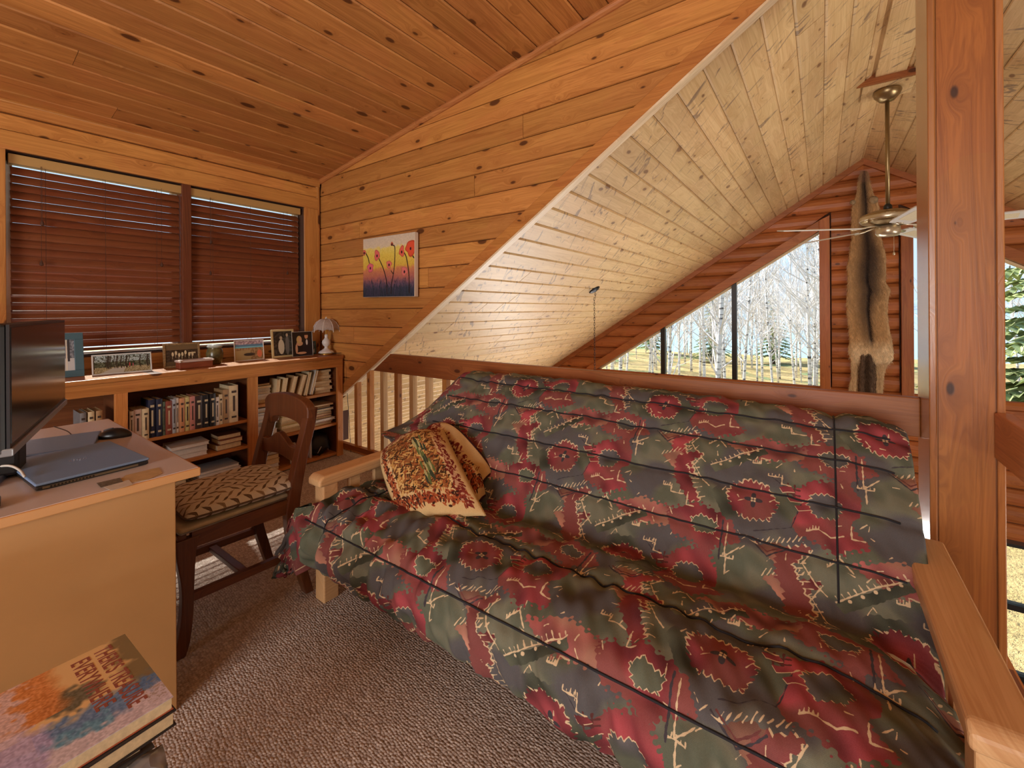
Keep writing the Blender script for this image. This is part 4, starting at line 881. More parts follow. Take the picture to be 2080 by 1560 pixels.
m = MB(); pts = [(.05, .03, .008), (.1, .08, .012), (.155, .09, .01), (.178, .085, -.02), (.175, .082, -.2), (.18, .09, -.4), (.185, .1, -.6), (.19, .11, -.86)]
m.tube([Vector(p) for p in catmull(pts, 40)[0]], .0025, 5); m.build('cord', black, la, smooth=True)

# ================================================================== painting
def painting():
    n, h = 420, 320; X, Y, im = canvas(n, h); nz = noise_img(n, h, 14, 12); nz2 = noise_img(n, h, 5, 13)
    stops = [(0, (44, 54, 70)), (.12, (58, 66, 84)), (.2, (110, 84, 104)), (.32, (176, 104, 92)), (.45, (206, 132, 88)), (.5, (214, 176, 70)), (.7, (222, 196, 84)), (.8, (226, 204, 110)), (.84, (214, 196, 168)), (1, (206, 190, 172))]
    v = np.clip(Y+(nz-.5)*.05, 0, 1)
    for c in range(3): im[..., c] = np.interp(v, [s[0] for s in stops], [s[1][c]/255 for s in stops])
    im += (nz2-.5)[..., None]*.06
    def stem(pts, wd=.008, col=(46, 34, 34)):
        q, _ = catmull(pts, 60)
        for a, b in q: im[(X-a)**2+((Y-b)*h/n)**2 < wd**2] = S(*col)
    def fl(cx, cy, rx, ry, col, sd):
        a = np.arctan2(Y-cy, X-cx); k_ = 1+.12*np.sin(3*a+sd)+.08*np.sin(5*a+2*sd); m_ = ((X-cx)/(rx*k_))**2+((Y-cy)/(ry*k_))**2; im[m_ < 1] = S(*col)*.92; im[m_ < .7] = S(*col)*1.08; im[ell(X, Y, cx, cy-.01, .014, .024)] = S(50, 26, 36)
    g_ = np.random.default_rng(2)
    for k in range(120): c = g_.random(); stem([(c, 0), (c+g_.normal(0, .01), .1), (c+g_.normal(0, .02), g_.uniform(.12, .3))], .003, ((52, 58, 78), (74, 66, 92), (40, 50, 60))[k % 3])
    stem([(.05, .76), (.1, .68), (.13, .58)]); stem([(.33, .64), (.42, .46), (.48, .26), (.49, .05)]); stem([(.6, .84), (.64, .8), (.64, .6), (.62, .4), (.58, .2), (.57, .05)]); stem([(.82, .69), (.86, .6), (.9, .36), (.91, .06)]); stem([(.95, .66), (.99, .6)]); stem([(.57, .42), (.61, .37)], .006)
    for a in ((.02, .77, .035, .05, (204, 96, 84), 1), (.29, .7, .055, .09, (206, 98, 92), 2), (.585, .86, .025, .03, (196, 92, 50), 3), (.77, .72, .048, .09, (206, 92, 74), 4), (.93, .76, .085, .13, (204, 78, 50), 5), (.15, .5, .062, .08, (206, 96, 110), 6), (.53, .53, .05, .065, (206, 106, 94), 7), (.82, .4, .058, .075, (206, 112, 104), 8)): fl(*a)
    return im
pt = empty('painting', 'unframed canvas painting of red poppies under a yellow sky', 'painting', loc=(-2.749, 2.186, 1.602)); pt.rotation_euler = (0, .012, 0)
m = MB(); m.cbox(-.312, .312, -.018, .0175, -.239, .239, .003); m.build('canvas_body', plain('canvas_edge', (214, 196, 176), .8), pt)
m = MB(); uvquad(m, (-.309, -.0186, -.236), (.309, -.0186, -.236), (.309, -.0186, .236), (-.309, -.0186, .236)); m.build('painted_face', imgmat('poppy_paint', painting(), .6, .3, repeat=False), pt)
# ================================================================== desk
dk = empty('desk', 'light laminate desk with a plain golden end panel', 'desk')
lam = speck('laminate_panel', (188, 140, 86), .55, .05, 6); edge = speck('laminate_edge', (206, 150, 92), .5, .05, 6)
k = NT('laminate_top'); k.b.inputs['Base Color'].default_value = (*srgb(214, 200, 194), 1); k.b.inputs['Roughness'].default_value = .26; topm = k.m
m = MB(); m.cbox(-2.765, -1.645, -.25, .548, .722, .7485, .003); m.build('edge_band', edge, dk)
m = MB(); m.cbox(-2.760, -1.650, -.25, .543, .7480, .750, .001); m.build('top', topm, dk)
m = MB(); m.cbox(-1.68, -1.658, -.24, .484, 0, .722, .002); m.build('end_panel', lam, dk)
m = MB(); m.cbox(-2.75, -2.728, -.24, .484, 0, .722, .002); m.build('end_panel', lam, dk)
m = MB(); m.cbox(-2.728, -1.68, -.2, -.18, .2, .722, .002); m.build('modesty_panel', lam, dk)
# monitor
TM = math.radians(15.2); mo = empty('monitor', 'wide black monitor on a flat stand', 'monitor', loc=(-2.035, .247, .75)); mo.rotation_euler = (0, 0, -TM)   # local +y faces the chair
k = NT('screen_glass'); k.b.inputs['Base Color'].default_value = (.018, .018, .02, 1); k.b.inputs['Roughness'].default_value = .16; k.b.inputs['Specular IOR Level'].default_value = .9; screen = k.m
sil = plain('silver_plastic', (150, 152, 158), .3, .5)
m = MB(); m.cbox(-.4, .4, -.045, -.006, .146, .478, .008); m.build('housing', black, mo)
m = MB(); m.box(-.398, .398, -.006, 0, .165, .476); m.build('bezel', plain('bezel', (40, 40, 44), .35), mo)
m = MB(); m.box(-.388, .388, -.001, .0015, .176, .468); m.build('screen', screen, mo)
m = MB(); m.cbox(-.4, .4, -.02, .006, .146, .166, .003); m.build('lower_strip', sil, mo)
m = MB(); m.cbox(-.05, .05, -.1, -.045, .01, .34, .01); m.build('neck', black, mo)
m = MB(); m.cbox(-.44, -.18, -.12, .1, 0, .016, .004); m.cbox(-.44, .12, -.135, -.075, 0, .0155, .004); m.build('stand_base', plain('stand_grey', (112, 124, 146), .3, .3), mo)
# laptop
lp = empty('laptop', 'closed dark blue-grey laptop on the desk corner', 'laptop', loc=(-1.99, .317, .75)); lp.rotation_euler = (0, 0, math.radians(4))
lid = plain('laptop_lid', (132, 162, 204), .45, .2); lb = plain('laptop_base', (38, 38, 42), .4)
m = MB(); m.cbox(-.183, .183, -.128, .128, .002, .014, .004); m.build('base', lb, lp)
m = MB(); m.cbox(-.184, .184, -.130, .130, .0145, .0225, .0035); m.build('lid', lid, lp)
m = MB(); m.box(.1826, .1842, -.115, .1, .0045, .0105); m.build('side_trim', plain('laptop_side', (128, 116, 96), .4, .4), lp)
for i in range(13):
    yy = -.10+i*.0075; m = MB(); m.box(.1838, .1848, yy, yy+.004, .0052, .0098); m.build('vent_slot', black, lp)
m = MB()
for sx_ in (-.16, .16):
    for sy_ in (-.1, .1): m.lathe([(.008, 0), (.008, .003)], (sx_, sy_, -.0005), 8)
m.build('rubber_feet', black, lp)
m = MB(); n_ = 36; ch_ = plain('chrome', (206, 206, 210), .15, 1.)
for i in range(n_):
    a, b = 2*math.pi*i/n_, 2*math.pi*(i+1)/n_; q = lambda r_, t: (.003+r_*math.cos(t), r_*math.sin(t), .0229)
    m.add([q(.0185, a), q(.0205, a), q(.0205, b), q(.0185, b)], [(0, 1, 2, 3)])
m.build('logo_ring', ch_, lp)
def text_mesh(txt, size, sx=1., extrude=.0003, bold=0.0, shear=0.):
    cu_ = bpy.data.curves.new('t', 'FONT'); cu_.body = txt; cu_.size = size; cu_.align_x = 'CENTER'; cu_.align_y = 'CENTER'; cu_.extrude = extrude; cu_.offset = bold; cu_.shear = shear
    o = bpy.data.objects.new('t', cu_); COL.objects.link(o); dg = bpy.context.evaluated_depsgraph_get(); dg.update(); me = bpy.data.meshes.new_from_object(o.evaluated_get(dg)); bpy.data.objects.remove(o)
    for v in me.vertices: v.co.x *= sx
    return me
def text(name, txt, size, mat, parent, M, **kw):
    me = text_mesh(txt, size, **kw); me.transform(M); me.materials.clear(); me.materials.append(mat); o = bpy.data.objects.new(name, me); COL.objects.link(o)
    if parent: attach(o, parent)
    return o
text('logo_letters', 'hp', .03, ch_, lp, Matrix.Translation((.003, 0, .0228)) @ Matrix.Rotation(math.radians(90), 4, 'Z'), shear=.25)
# mouse with cable
ms = empty('computer_mouse', 'black computer mouse at the desk edge', 'mouse', loc=(-2.325, .478, .75)); ms.rotation_euler = (0, 0, math.radians(54))
bm_ = bmesh.new(); bmesh.ops.create_uvsphere(bm_, u_segments=24, v_segments=16, radius=1)
for v in bm_.verts:
    x, yv, z = v.co; z = max(z, -.25); v.co = Vector((x*.056, yv*.031*(1-.12*x), (z+.25)*.03*(1-.18*(x-.1)**2)))
m = MB(); m.frombm(bm_); m.build('body', plain('mouse_black', (24, 24, 26), .3), ms, smooth=True)
m = MB(); m.tube([(-.035, 0, .029), (-.02, 0, .034), (-.005, 0, .036)], .004, 8); m.build('scroll_wheel', plain('mouse_grey', (60, 60, 64), .3), ms)
m = MB(); m.tube(catmull([(-.053, 0, .006), (-.09, .01, .004), (-.16, .06, .004), (-.22, .13, .012), (-.3, .2, .02)], 40)[0].tolist(), .002, 6); m.build('cable', black, ms, smooth=True)
# papers, small black device, cable and notebooks at the back of the laptop
paper = speck('paper', (206, 196, 184), .8, .08, 50)
def sheet_of(name, label, pts, mat, z, th_=.0006):
    m = MB(); n = len(pts); m.prism([(p.x, p.y) for p in pts], 'z', z, z+th_); return m.build(name, mat, label=label, cat='paper')
sheet_of('envelope', 'torn tan envelope under the laptop edge', [P(300, 975, 'Z', .75), P(330, 962, 'Z', .75), P(322, 950, 'Z', .75), P(255, 966, 'Z', .75), P(230, 985, 'Z', .75)], speck('kraft', (196, 164, 118), .8, .1, 40), .7506)
sheet_of('paper_slip', 'small white paper slip lying beside the laptop', [P(226, 998, 'Z', .75), P(270, 985, 'Z', .75), P(262, 976, 'Z', .75), P(205, 988, 'Z', .75)], paper, .7514)
sheet_of('paper_slip', 'dark printed leaflet partly under the laptop', [P(205, 992, 'Z', .75), P(250, 980, 'Z', .75), P(244, 972, 'Z', .75), P(196, 983, 'Z', .75)], speck('leaflet', (110, 100, 84), .6, .5, 200), .7522)
m = MB(); m.cbox(-.03, .03, -.07, .07, 0, .022, .006); dv = m.build('phone', plain('phone_black', (30, 32, 38), .35), label='small black phone lying in front of the laptop', cat='phone'); dv.location = (-1.757, .065, .7505); dv.rotation_euler = (0, 0, -.1)
m = MB(); m.cbox(-.15, .1, -.09, .09, 0, .018, .003); nb = m.build('notebook', [plain('notebook_grey', (150, 146, 146), .6)], label='grey notebook under the monitor near the laptop hinge', cat='notebook'); nb.location = (-2.05, -.03, .7505); nb.rotation_euler = (0, 0, .1)
m = MB(); m.cbox(-.13, .1, -.085, .085, 0, .014, .003); nb = m.build('notebook', [plain('notebook_dark', (52, 50, 54), .6)], label='dark notebook on the grey notebook under the monitor', cat='notebook'); nb.location = (-2.04, -.025, .769); nb.rotation_euler = (0, 0, -.05)
m = MB(); m.tube(catmull([tuple(P(-20, 950, 'Z', .79)), tuple(P(18, 946, 'Z', .795)), tuple(P(40, 955, 'Z', .785)), tuple(P(50, 968, 'Z', .78))], 24)[0].tolist(), .0035, 6); m.build('charging_cable', plain('cable_white', (206, 200, 190), .5), smooth=True, label='white cable curling over the notebooks', cat='cable')

# ================================================================== chair
cw = pine('chair_walnut', 'z', 'xy', (104, 58, 32), (66, 34, 20), knots=.02, rough=.32, coat=.35); cwy = pine('chair_walnut_rail', 'y', 'z', (112, 64, 36), (74, 40, 22), knots=.02, rough=.32, coat=.35)
chx0, chx1 = -2.242, -1.862
ch = empty('chair', 'dark wooden dining chair pulled up to the desk', 'chair')
def blade(name, path, x0, x1, mat):   # path: list of (y_front, y_back, z); slab between x0 and x1
    m = MB(); f = [(a, z) for a, b, z in path]; b_ = [(b, z) for a, b, z in path][::-1]; ff, _ = catmull(f, 26); bb, _ = catmull(b_, 26); pl = [tuple(p) for p in ff]+[tuple(p) for p in bb]
    m.prism(pl, 'x', x0, x1); return bevel(m.build(name, mat, ch), .004, 2)
front = [(.548, .625, .425), (.552, .612, .36), (.566, .606, .25), (.564, .602, .14), (.548, .592, .05), (.535, .578, 0)]
rear = [(1.03, 1.075, .82), (1.012, 1.06, .73), (.975, 1.025, .6), (.945, .998, .47), (.932, .988, .38), (.945, .99, .25), (.985, 1.025, .1), (1.015, 1.05, 0)]
for x0 in (chx0, chx1-.036):
    fo_ = -.022; blade('leg', front, x0+fo_, x0+fo_+.036, cw); blade('leg', rear, x0-.002, x0+.04, cw)
    m = MB(); m.hexa([(x0+fo_+.004, .6, .385), (x0+fo_+.032, .6, .385), (x0+.034, .95, .385), (x0+.006, .95, .385), (x0+fo_+.004, .6, .445), (x0+fo_+.032, .6, .445), (x0+.034, .95, .445), (x0+.006, .95, .445)]); m.build('seat_rail', cwy, ch)
    m = MB(); m.hexa([(x0+fo_+.008, .59, .186), (x0+fo_+.03, .59, .186), (x0+.032, .965, .186), (x0+.01, .965, .186), (x0+fo_+.008, .59, .216), (x0+fo_+.03, .59, .216), (x0+.032, .965, .216), (x0+.01, .965, .216)]); m.build('stretcher', cwy, ch)
m = MB(); m.cbox(chx0+.03, chx1-.03, .556, .585, .385, .445, .004); m.build('seat_rail', cwy, ch)
m = MB(); m.cbox(chx0+.03, chx1-.03, .94, .965, .385, .445, .004); m.build('seat_rail', cwy, ch)
m = MB(); m.cbox(chx0+.03, chx1-.03, .765, .795, .19, .212, .003); m.build('stretcher', cwy, ch)
m = MB()   # crest rail with a rounded top and hanging ears
top = catmull([(chx0-.008, .79), (chx0-.004, .825), (chx0+.05, .855), ((chx0+chx1)/2, .868), (chx1-.05, .855), (chx1+.004, .825), (chx1+.008, .79)], 40)[0]
bot = catmull([(chx1+.008, .78), (chx1-.01, .73), (chx1-.05, .71), (chx1-.075, .745), ((chx0+chx1)/2, .757), (chx0+.075, .745), (chx0+.05, .71), (chx0+.01, .73), (chx0-.008, .78)], 40)[0]
m.prism([tuple(p) for p in top]+[tuple(p) for p in bot], 'y', 1.022, 1.062); bevel(m.build('crest_rail', cw, ch), .006, 3)
m = MB(); mid = (chx0+chx1)/2
top = catmull([(chx0+.02, .65), (mid-.10, .65), (mid-.05, .675), (mid, .695), (mid+.05, .675), (mid+.10, .65), (chx1-.02, .65)], 40)[0]; bot = catmull([(chx1-.02, .58), (mid+.1, .585), (mid, .595), (mid-.1, .585), (chx0+.02, .58)], 30)[0]
m.prism([tuple(p) for p in top]+[tuple(p) for p in bot], 'y', .99, 1.016); bevel(m.build('back_rail', cw, ch), .004, 2)
m = MB(); m.cbox(chx0-.006, chx1-.012, .556, .955, .445, .468, .012); m.build('seat_pad', speck('seat_vinyl', (186, 176, 158), .6, .12, 30), ch, smooth=True)
# leaf cushion
def leaf_print(N=512):
    Y, X = np.mgrid[0:N, 0:N]/N; im = np.ones((N, N, 3))*S(204, 198, 190)
    im += (np.sin(X*N*.9)*np.sin(Y*N*.9))[..., None]*.02
    for cx in range(8):
        for cy in range(9):
            for s_ in (0, 1):
                x0 = (cx+.5*s_)/8+.03; y0 = (cy+.5*s_)/9; d = 1 if (cx+s_) % 2 else -1; a = d*.75+1.57
                for ox in (-1, 0, 1):
                    for oy in (-1, 0, 1):
                        dx, dy = X-x0-ox, Y-y0-oy; u = dx*math.cos(a)+dy*math.sin(a); v = -dx*math.sin(a)+dy*math.cos(a)
                        mk = (np.abs(v-.004*np.sin(u*60)) < .0135*np.clip(1-(u/.046)**2, 0, 1)); im[mk] = S(98, 82, 72) if (cx+cy) % 3 else S(142, 122, 102)
                        im[(np.abs(v) < .0018) & (np.abs(u) < .06)] = S(120, 104, 90)
    return im
m = MB(); n = 40; L_, W_, T_ = .42, .385, .062; Pt, Pbn, U1 = [], [], []; wv = waves(33, 8, 1, 3)
for i in range(n):
    a, b, c_ = [], [], []
    for j in range(n):
        u, v = i/(n-1)*2-1, j/(n-1)*2-1; e = ((1-abs(u)**5)*(1-abs(v)**5))**.45 if abs(u) < 1 and abs(v) < 1 else 0
        rx = 1-.04*(abs(v)**2)*abs(u)**6; x, y = u*W_/2*rx, v*L_/2*rx
        a.append((x, y, T_*.42+T_*.58*e+.004*wv(u, v)*e)); b.append((x, y, T_*.42-T_*.42*e)); c_.append((u*.5+.5, v*.5+.5))
    Pt.append(a); Pbn.append(b[::-1]); U1.append(c_)
m.grid(Pt, n, n, U1); m.grid(Pbn, n, n, [u[::-1] for u in U1])
cs = m.build('seat_cushion', imgmat('leaf_print', leaf_print(), .9, .1, bump=.3), smooth=True, label='cream seat cushion with brown leaf pattern on the chair', cat='cushion')
cs.location = (-2.06, .80, .4685); cs.rotation_euler = (0, 0, math.radians(-4))
m = MB(); rim = [Pt[i][0] for i in range(n)]+[Pt[n-1][j] for j in range(n)]+[Pt[i][n-1] for i in range(n-1, -1, -1)]+[Pt[0][j] for j in range(n-1, -1, -1)]
m.tube(rim[::2]+[rim[0]], .0035, 6); m.build('piping', plain('cushion_piping', (92, 76, 66), .9), cs, smooth=True)

# ================================================================== book pile in the corner of the view
sl = empty('stool', 'low wooden stool carrying a pile of large books', 'stool', loc=(-1.2, .17, 0))
m = MB(); m.cbox(-.13, .13, -.11, .11, .285, .31, .005); m.build('seat', wood_x, sl)
for a in (-.1, .1):
    for b in (-.08, .08): m = MB(); m.cbox(a-.018, a+.018, b-.018, b+.018, 0, .285, .003); m.build('leg', wood_z, sl)
def cover_art():
    n, h = 520, 400; X, Y, im = canvas(n, h); a, b, c_ = noise_img(n, h, 40, 1), noise_img(n, h, 16, 2), noise_img(n, h, 6, 3)
    im[:] = S(222, 186, 132); t = np.clip((Y-.80+.12*(a-.5)+.12*(b-.5))*9, 0, 1)*(X < .75); im = im*(1-t[..., None])+S(126, 110, 78)*t[..., None]
    def wash(msk, col, k_=.9):
        nonlocal im
        msk = np.clip(msk, 0, 1)[..., None]*k_; im = im*(1-msk)+(S(*col)+(c_-.5)[..., None]*.18)*msk
    wash((X-.60+.10*(a-.5)+.08*(b-.5))*14*(Y > .25), (86, 124, 176)); wash((X-.74+.1*(b-.5)-.1*(Y-.6))*14*(Y < .66), (96, 160, 184), .6); wash((X-.86+.12*(b-.5)+.3*np.abs(Y-.55))*14, (214, 196, 206)); wash(((.34-Y)+.1*(a-.5)+.1*(b-.5))*12*(X > .5), (176, 164, 206))
    wash(((.15-np.abs(X-.46))*14+1.2*(b-.5)-np.abs(Y-.5)*9+.4), (70, 74, 66), .8); wash(((.52-Y)+.06*(a-.5))*10*(X < .52), (204, 128, 70), .9); wash(((.30-Y)+.2*(b-.5))*9*(X < .6), (206, 186, 196), .8); wash((X < .95)*(X > .6)*(Y > .86)*(c_-.6)*6, (104, 84, 66), .5)
    return im
cb_ = empty('comic_book', 'large softcover comic book with a watercolour cover on top of the pile', 'book', 'books piled on the stool', loc=(-1.185, .178, .4735)); cb_.rotation_euler = (0, 0, math.radians(1.5))
bw_, bh_ = .296, .232
m = MB(); m.box(-bw_/2+.003, bw_/2-.003, -bh_/2+.003, bh_/2-.002, .001, .0235); m.build('pages', pages, cb_)
m = MB(); m.box(-bw_/2, bw_/2, -bh_/2, bh_/2, 0, .001); m.box(-bw_/2, -bw_/2+.002, -bh_/2, bh_/2, .001, .0235); m.build('back_cover', plain('cover_rust', (176, 92, 64), .5), cb_)
m = MB(); uvquad(m, (-bw_/2, -bh_/2, .0245), (bw_/2, -bh_/2, .0245), (bw_/2, bh_/2, .0245), (-bw_/2, bh_/2, .0245)); o = m.build('front_cover', imgmat('watercolour_cover', cover_art(), .35, .5, repeat=False), cb_); s_ = o.modifiers.new('t', 'SOLIDIFY'); s_.thickness = .001; s_.offset = -1
ink = plain('title_ink', (142, 78, 66), .5)
text('title_lettering', "THERE'S TREASURE", .041, ink, cb_, Matrix.Translation((-.012, bh_/2-.045, .0246)), sx=.70, bold=.0006)
text('title_lettering', 'EVERYWHERE', .041, ink, cb_, Matrix.Translation((-.03, bh_/2-.082, .0246)), sx=.78, bold=.0006)
def flat(name, label, w_, d_, t_, loc, rot, cov_m, pg_m, cat='book', grp='books piled on the stool'):
    e = empty(name, label, cat, grp, loc=loc); e.rotation_euler = (0, 0, rot)
    m = MB(); m.cbox(-w_/2+.004, w_/2-.004, -d_/2+.004, d_/2-.004, .0025, t_-.0025, .001); m.build('pages', pg_m, e)
    m = MB(); m.cbox(-w_/2, w_/2, -d_/2, d_/2, 0, .0025, .0008); m.cbox(-w_/2, w_/2, -d_/2, d_/2, t_-.0025, t_, .0008); m.box(-w_/2, -w_/2+.003, -d_/2, d_/2, .002, t_-.002); m.build('cover', cov_m, e); return e
flat('hardback_book', 'black hardback under the comic book', .30, .235, .030, (-1.178, .176, .443), math.radians(3), plain('hard_black', (34, 30, 36), .35), pages)
flat('hardback_book', 'dark brown hardback with cream pages lower in the pile', .27, .215, .036, (-1.21, .16, .406), math.radians(-4), plain('hard_brown', (64, 44, 36), .45), pages)
flat('hardback_book', 'grey hardback low in the pile', .28, .22, .034, (-1.2, .16, .371), math.radians(2), plain('hard_grey', (96, 88, 84), .45), pages)
flat('hardback_book', 'olive hardback near the foot of the pile', .30, .23, .03, (-1.2, .165, .340), math.radians(-2), plain('hard_olive', (92, 88, 60), .45), pages)
flat('hardback_book', 'plum hardback at the foot of the pile', .30, .23, .029, (-1.2, .165, .3105), math.radians(1), plain('hard_plum', (86, 52, 62), .45), pages)
# glossy wrapped package beside the pile
m = MB(); n = 22; Pg = []; wv = waves(5, 9, .8, 2.4)
for i in range(n):
    rowp = []
    for j in range(n):
        u, v = i/(n-1), j/(n-1); x = -1.058+.105*u+.004*wv(u*2, v); y = .05+.235*v; z = .405-.16*u**1.6+.012*wv(u*1.6, v*1.8)*min(1, 4*u*(1-u)+.2); rowp.append((x, y, z))
    Pg.append(rowp)
m.grid(Pg, n, n); k = NT('crinkled_foil'); k.b.inputs['Metallic'].default_value = .25; k.b.inputs['Roughness'].default_value = .22; g = k.n('NewGeometry'); vz = k.n('TexVoronoi', i_Scale=26.); k.l(g.outputs['Position'], vz.inputs['Vector']); k.l(k.ramp(vz.outputs['Distance'], (.1, srgb(214, 214, 222)), (.55, srgb(150, 144, 144))), k.b.inputs['Base Color']); k.bump(vz.outputs['Distance'], .7, .02)
fo = m.build('glossy_wrapper', k.m, smooth=True, label='crumpled silver glossy wrapper hanging from the book pile', cat='wrapper'); s_ = fo.modifiers.new('t', 'SOLIDIFY'); s_.thickness = .003
# ================================================================== ridge block and ceiling fan
FY = 4.27
rb = empty('ridge_block', 'pale pine ridge board with a red end and mounting plate above the fan', 'beam')
m = MB(); m.cbox(XR-.085, XR+.085, 2.32, 4.06, 2.915, 2.955, .003); m.build('ridge_board', daylit_y, rb)
m = MB(); m.prism([(XR-.19, zm(XR-.19)-.004), (XR+.19, zm(XR-.19)-.004), (XR+.10, 2.94), (XR-.10, 2.94)], 'y', 4.06, 4.085); m.build('end_piece', red_x, rb)
m = MB(); m.cbox(XR-.15, XR+.15, 4.12, 4.42, 2.885, 2.90, .003); m.build('mounting_plate', daylit_y, rb)
m = MB(); m.box(XR-.05, XR+.05, 4.2, 4.34, 2.90, 2.985); m.build('packing_block', daylit_y, rb)
fan = empty('ceiling_fan', 'antique brass ceiling fan with cane-inset blades hanging from the ridge', 'fan', loc=(XR, FY, 0))
abr = plain('antique_brass', (150, 128, 92), .32, .85); ab2 = plain('antique_brass_light', (196, 184, 160), .28, .7)
m = MB(); m.lathe([(.02, 2.80), (.045, 2.806), (.075, 2.84), (.086, 2.868), (.08, 2.885)], n=28); m.build('canopy', abr, fan, smooth=True)
m = MB(); m.tube([(0, 0, 2.82), (0, 0, 1.99)], .0135, 12); m.build('downrod', abr, fan, smooth=True)
m = MB(); m.lathe([(.022, 1.985), (.027, 2.0), (.024, 2.02), (.016, 2.03)], n=14); m.build('collar', black, fan, smooth=True)
m = MB(); m.lathe([(.03, 1.99), (.10, 1.978), (.155, 1.955), (.166, 1.945), (.166, 1.905), (.155, 1.893), (.10, 1.878), (.06, 1.872)], n=40); m.build('motor_housing', abr, fan, smooth=False)
m = MB(); m.lathe([(.168, 1.940), (.170, 1.936), (.170, 1.914), (.168, 1.910)], n=40); m.build('housing_band', ab2, fan, smooth=True)
m = MB(); m.lathe([(.055, 1.872), (.072, 1.862), (.074, 1.812), (.06, 1.792), (.02, 1.786), (.0, 1.785)], n=28); m.build('switch_cup', ab2, fan, smooth=True)
m = MB(); m.tube([(.03, -.03, 1.79), (.03, -.03, 1.66)], .0015, 5); m.lathe([(.0, .02), (.006, .012), (.008, 0), (.0, -.01)], (.03, -.03, 1.65), 8); m.build('pull_chain', ab2, fan, smooth=True)
cane = speck('cane_weave', (206, 192, 160), .7, .15, 300); bwd = plain('fan_blade_white', (206, 204, 200), .4)
for i in range(5):
    M = Matrix.Rotation(math.radians(136+72*i), 4, 'Z') @ Matrix.Translation((0, 0, 1.852)) @ Matrix.Rotation(math.radians(-11), 4, 'X')
    m = MB(); pl = [(.21, -.052), (.30, -.062), (.72, -.072), (.752, -.055), (.752, .055), (.72, .072), (.30, .062), (.21, .052)]; m.prism(pl, 'z', -.004, .004); b_ = m.build('blade', bwd, fan, M=M)
    m = MB(); m.prism([(.34, -.038), (.64, -.044), (.64, .044), (.34, .038)], 'z', -.0052, .0052); m.build('cane_inset', cane, b_, M=M)
    m = MB(); m.tube([(.06, 0, .02), (.12, 0, .012), (.18, .0, .0), (.25, 0, -.006)], [.012, .011, .014, .02], 8, flat=.45); m.build('blade_iron', ab2, fan, M=M, smooth=True)

# ================================================================== pendant lamp on its chain
px_, py_ = -1.96, 4.234; pz = zm(px_)
pe = empty('pendant_lamp', 'pendant lamp hanging on a long black chain from the sloped ceiling', 'lamp', loc=(px_, py_, 0))
iron = plain('black_iron', (34, 34, 38), .4, .6)
m = MB(); m.lathe([(.062, .0), (.064, -.006), (.05, -.016), (.02, -.024), (.008, -.03)], n=28); m.build('canopy', iron, pe, smooth=True, M=Matrix.Translation((0, 0, pz)) @ Matrix.Rotation(-math.atan(SL), 4, 'Y'))
lk = MB(); lk.tube([(.007*math.cos(a), 0, .016*math.sin(a)) for a in np.linspace(0, 2*math.pi, 13)], .0024, 5, cap=False); z = pz-.05; proto = None; i = 0
while z > -.42:
    if proto is None: o = proto = lk.build('chain_link', iron, pe, smooth=True)
    else: o = proto.copy(); COL.objects.link(o)
    o.location = (.012 if z > pz-.1 else .0, 0, z); o.rotation_euler = (0, 0, 1.57*(i % 2)+.4); z -= .0265; i += 1
m = MB(); m.lathe([(.01, -.42), (.03, -.44), (.06, -.46), (.15, -.52), (.20, -.60), (.20, -.61), (.145, -.525), (.0, -.47)], n=32); m.build('shade', iron, pe, smooth=True)
k = NT('bulb_glow'); k.b.inputs['Emission Color'].default_value = (1, .82, .6, 1); k.b.inputs['Emission Strength'].default_value = 6; bm_ = bmesh.new(); bmesh.ops.create_uvsphere(bm_, u_segments=16, v_segments=10, radius=.035)
m = MB(); m.frombm(bm_, Matrix.Translation((0, 0, -.56))); m.build('bulb', k.m, pe, smooth=True)

# ================================================================== animal hide on the gable wall
HYD = YG-.055
def hp(cx, cy): return P(1700+cx/3.317, 330+cy/3.317, 'Y', HYD)
def hide_col(u, yy, nz):
    """u -1..1 across, yy crop row; sRGB"""
    tan, cream, grey, blk, brown = S(188, 148, 102), S(220, 194, 156), S(78, 64, 54), S(40, 34, 34), S(150, 116, 82)
    a = abs(u+.12*math.sin(yy/140)); c = tan*1.0
    f = np.interp(yy, [50, 180, 300, 420, 560, 700, 800, 950, 1100, 1230, 1300], [.8, .95, .7, .9, 1.1, 1.15, 1.0, .8, .55, .35, .0]); w_ = np.interp(yy, [50, 300, 560, 760, 1000, 1230], [.55, .3, .5, .62, .42, .3])
    k_ = f*math.exp(-(a/w_)**2)*(.75+.5*nz); c = c*(1-min(1, k_))+grey*min(1, k_)
    s_ = np.interp(yy, [60, 150, 320, 420, 560, 780, 1200, 1235], [.6, .9, .85, .3, .5, .95, .95, .0])*math.exp(-((u-.02)/.075)**2); c = c*(1-s_)+blk*s_
    e_ = max(0, min(1, (abs(u)-.72)/.28)); c = c*(1-.4*e_)+cream*.4*e_
    if yy > 1180: r_ = min(1, (yy-1180)/90); c = c*(1-r_)+cream*r_
    if yy < 110: c = c*.55+S(150, 110, 88)*.45
    return np.clip(c*(.88+.24*nz), 0, 1)
k = NT('fur'); at = k.n('VertexColor'); at.layer_name = 'Col'; k.l(at.outputs[0], k.b.inputs['Base Color']); k.b.inputs['Roughness'].default_value = .9; k.b.inputs['Specular IOR Level'].default_value = .1
g = k.n('NewGeometry'); mp = k.n('Mapping'); mp.inputs['Scale'].default_value = (160, 160, 22); k.l(g.outputs['Position'], mp.inputs[0]); nz = k.n('TexNoise', i_Scale=1., i_Detail=3.); k.l(mp.outputs[0], nz.inputs['Vector']); k.bump(nz.outputs[0], .7, .006); fur = k.m
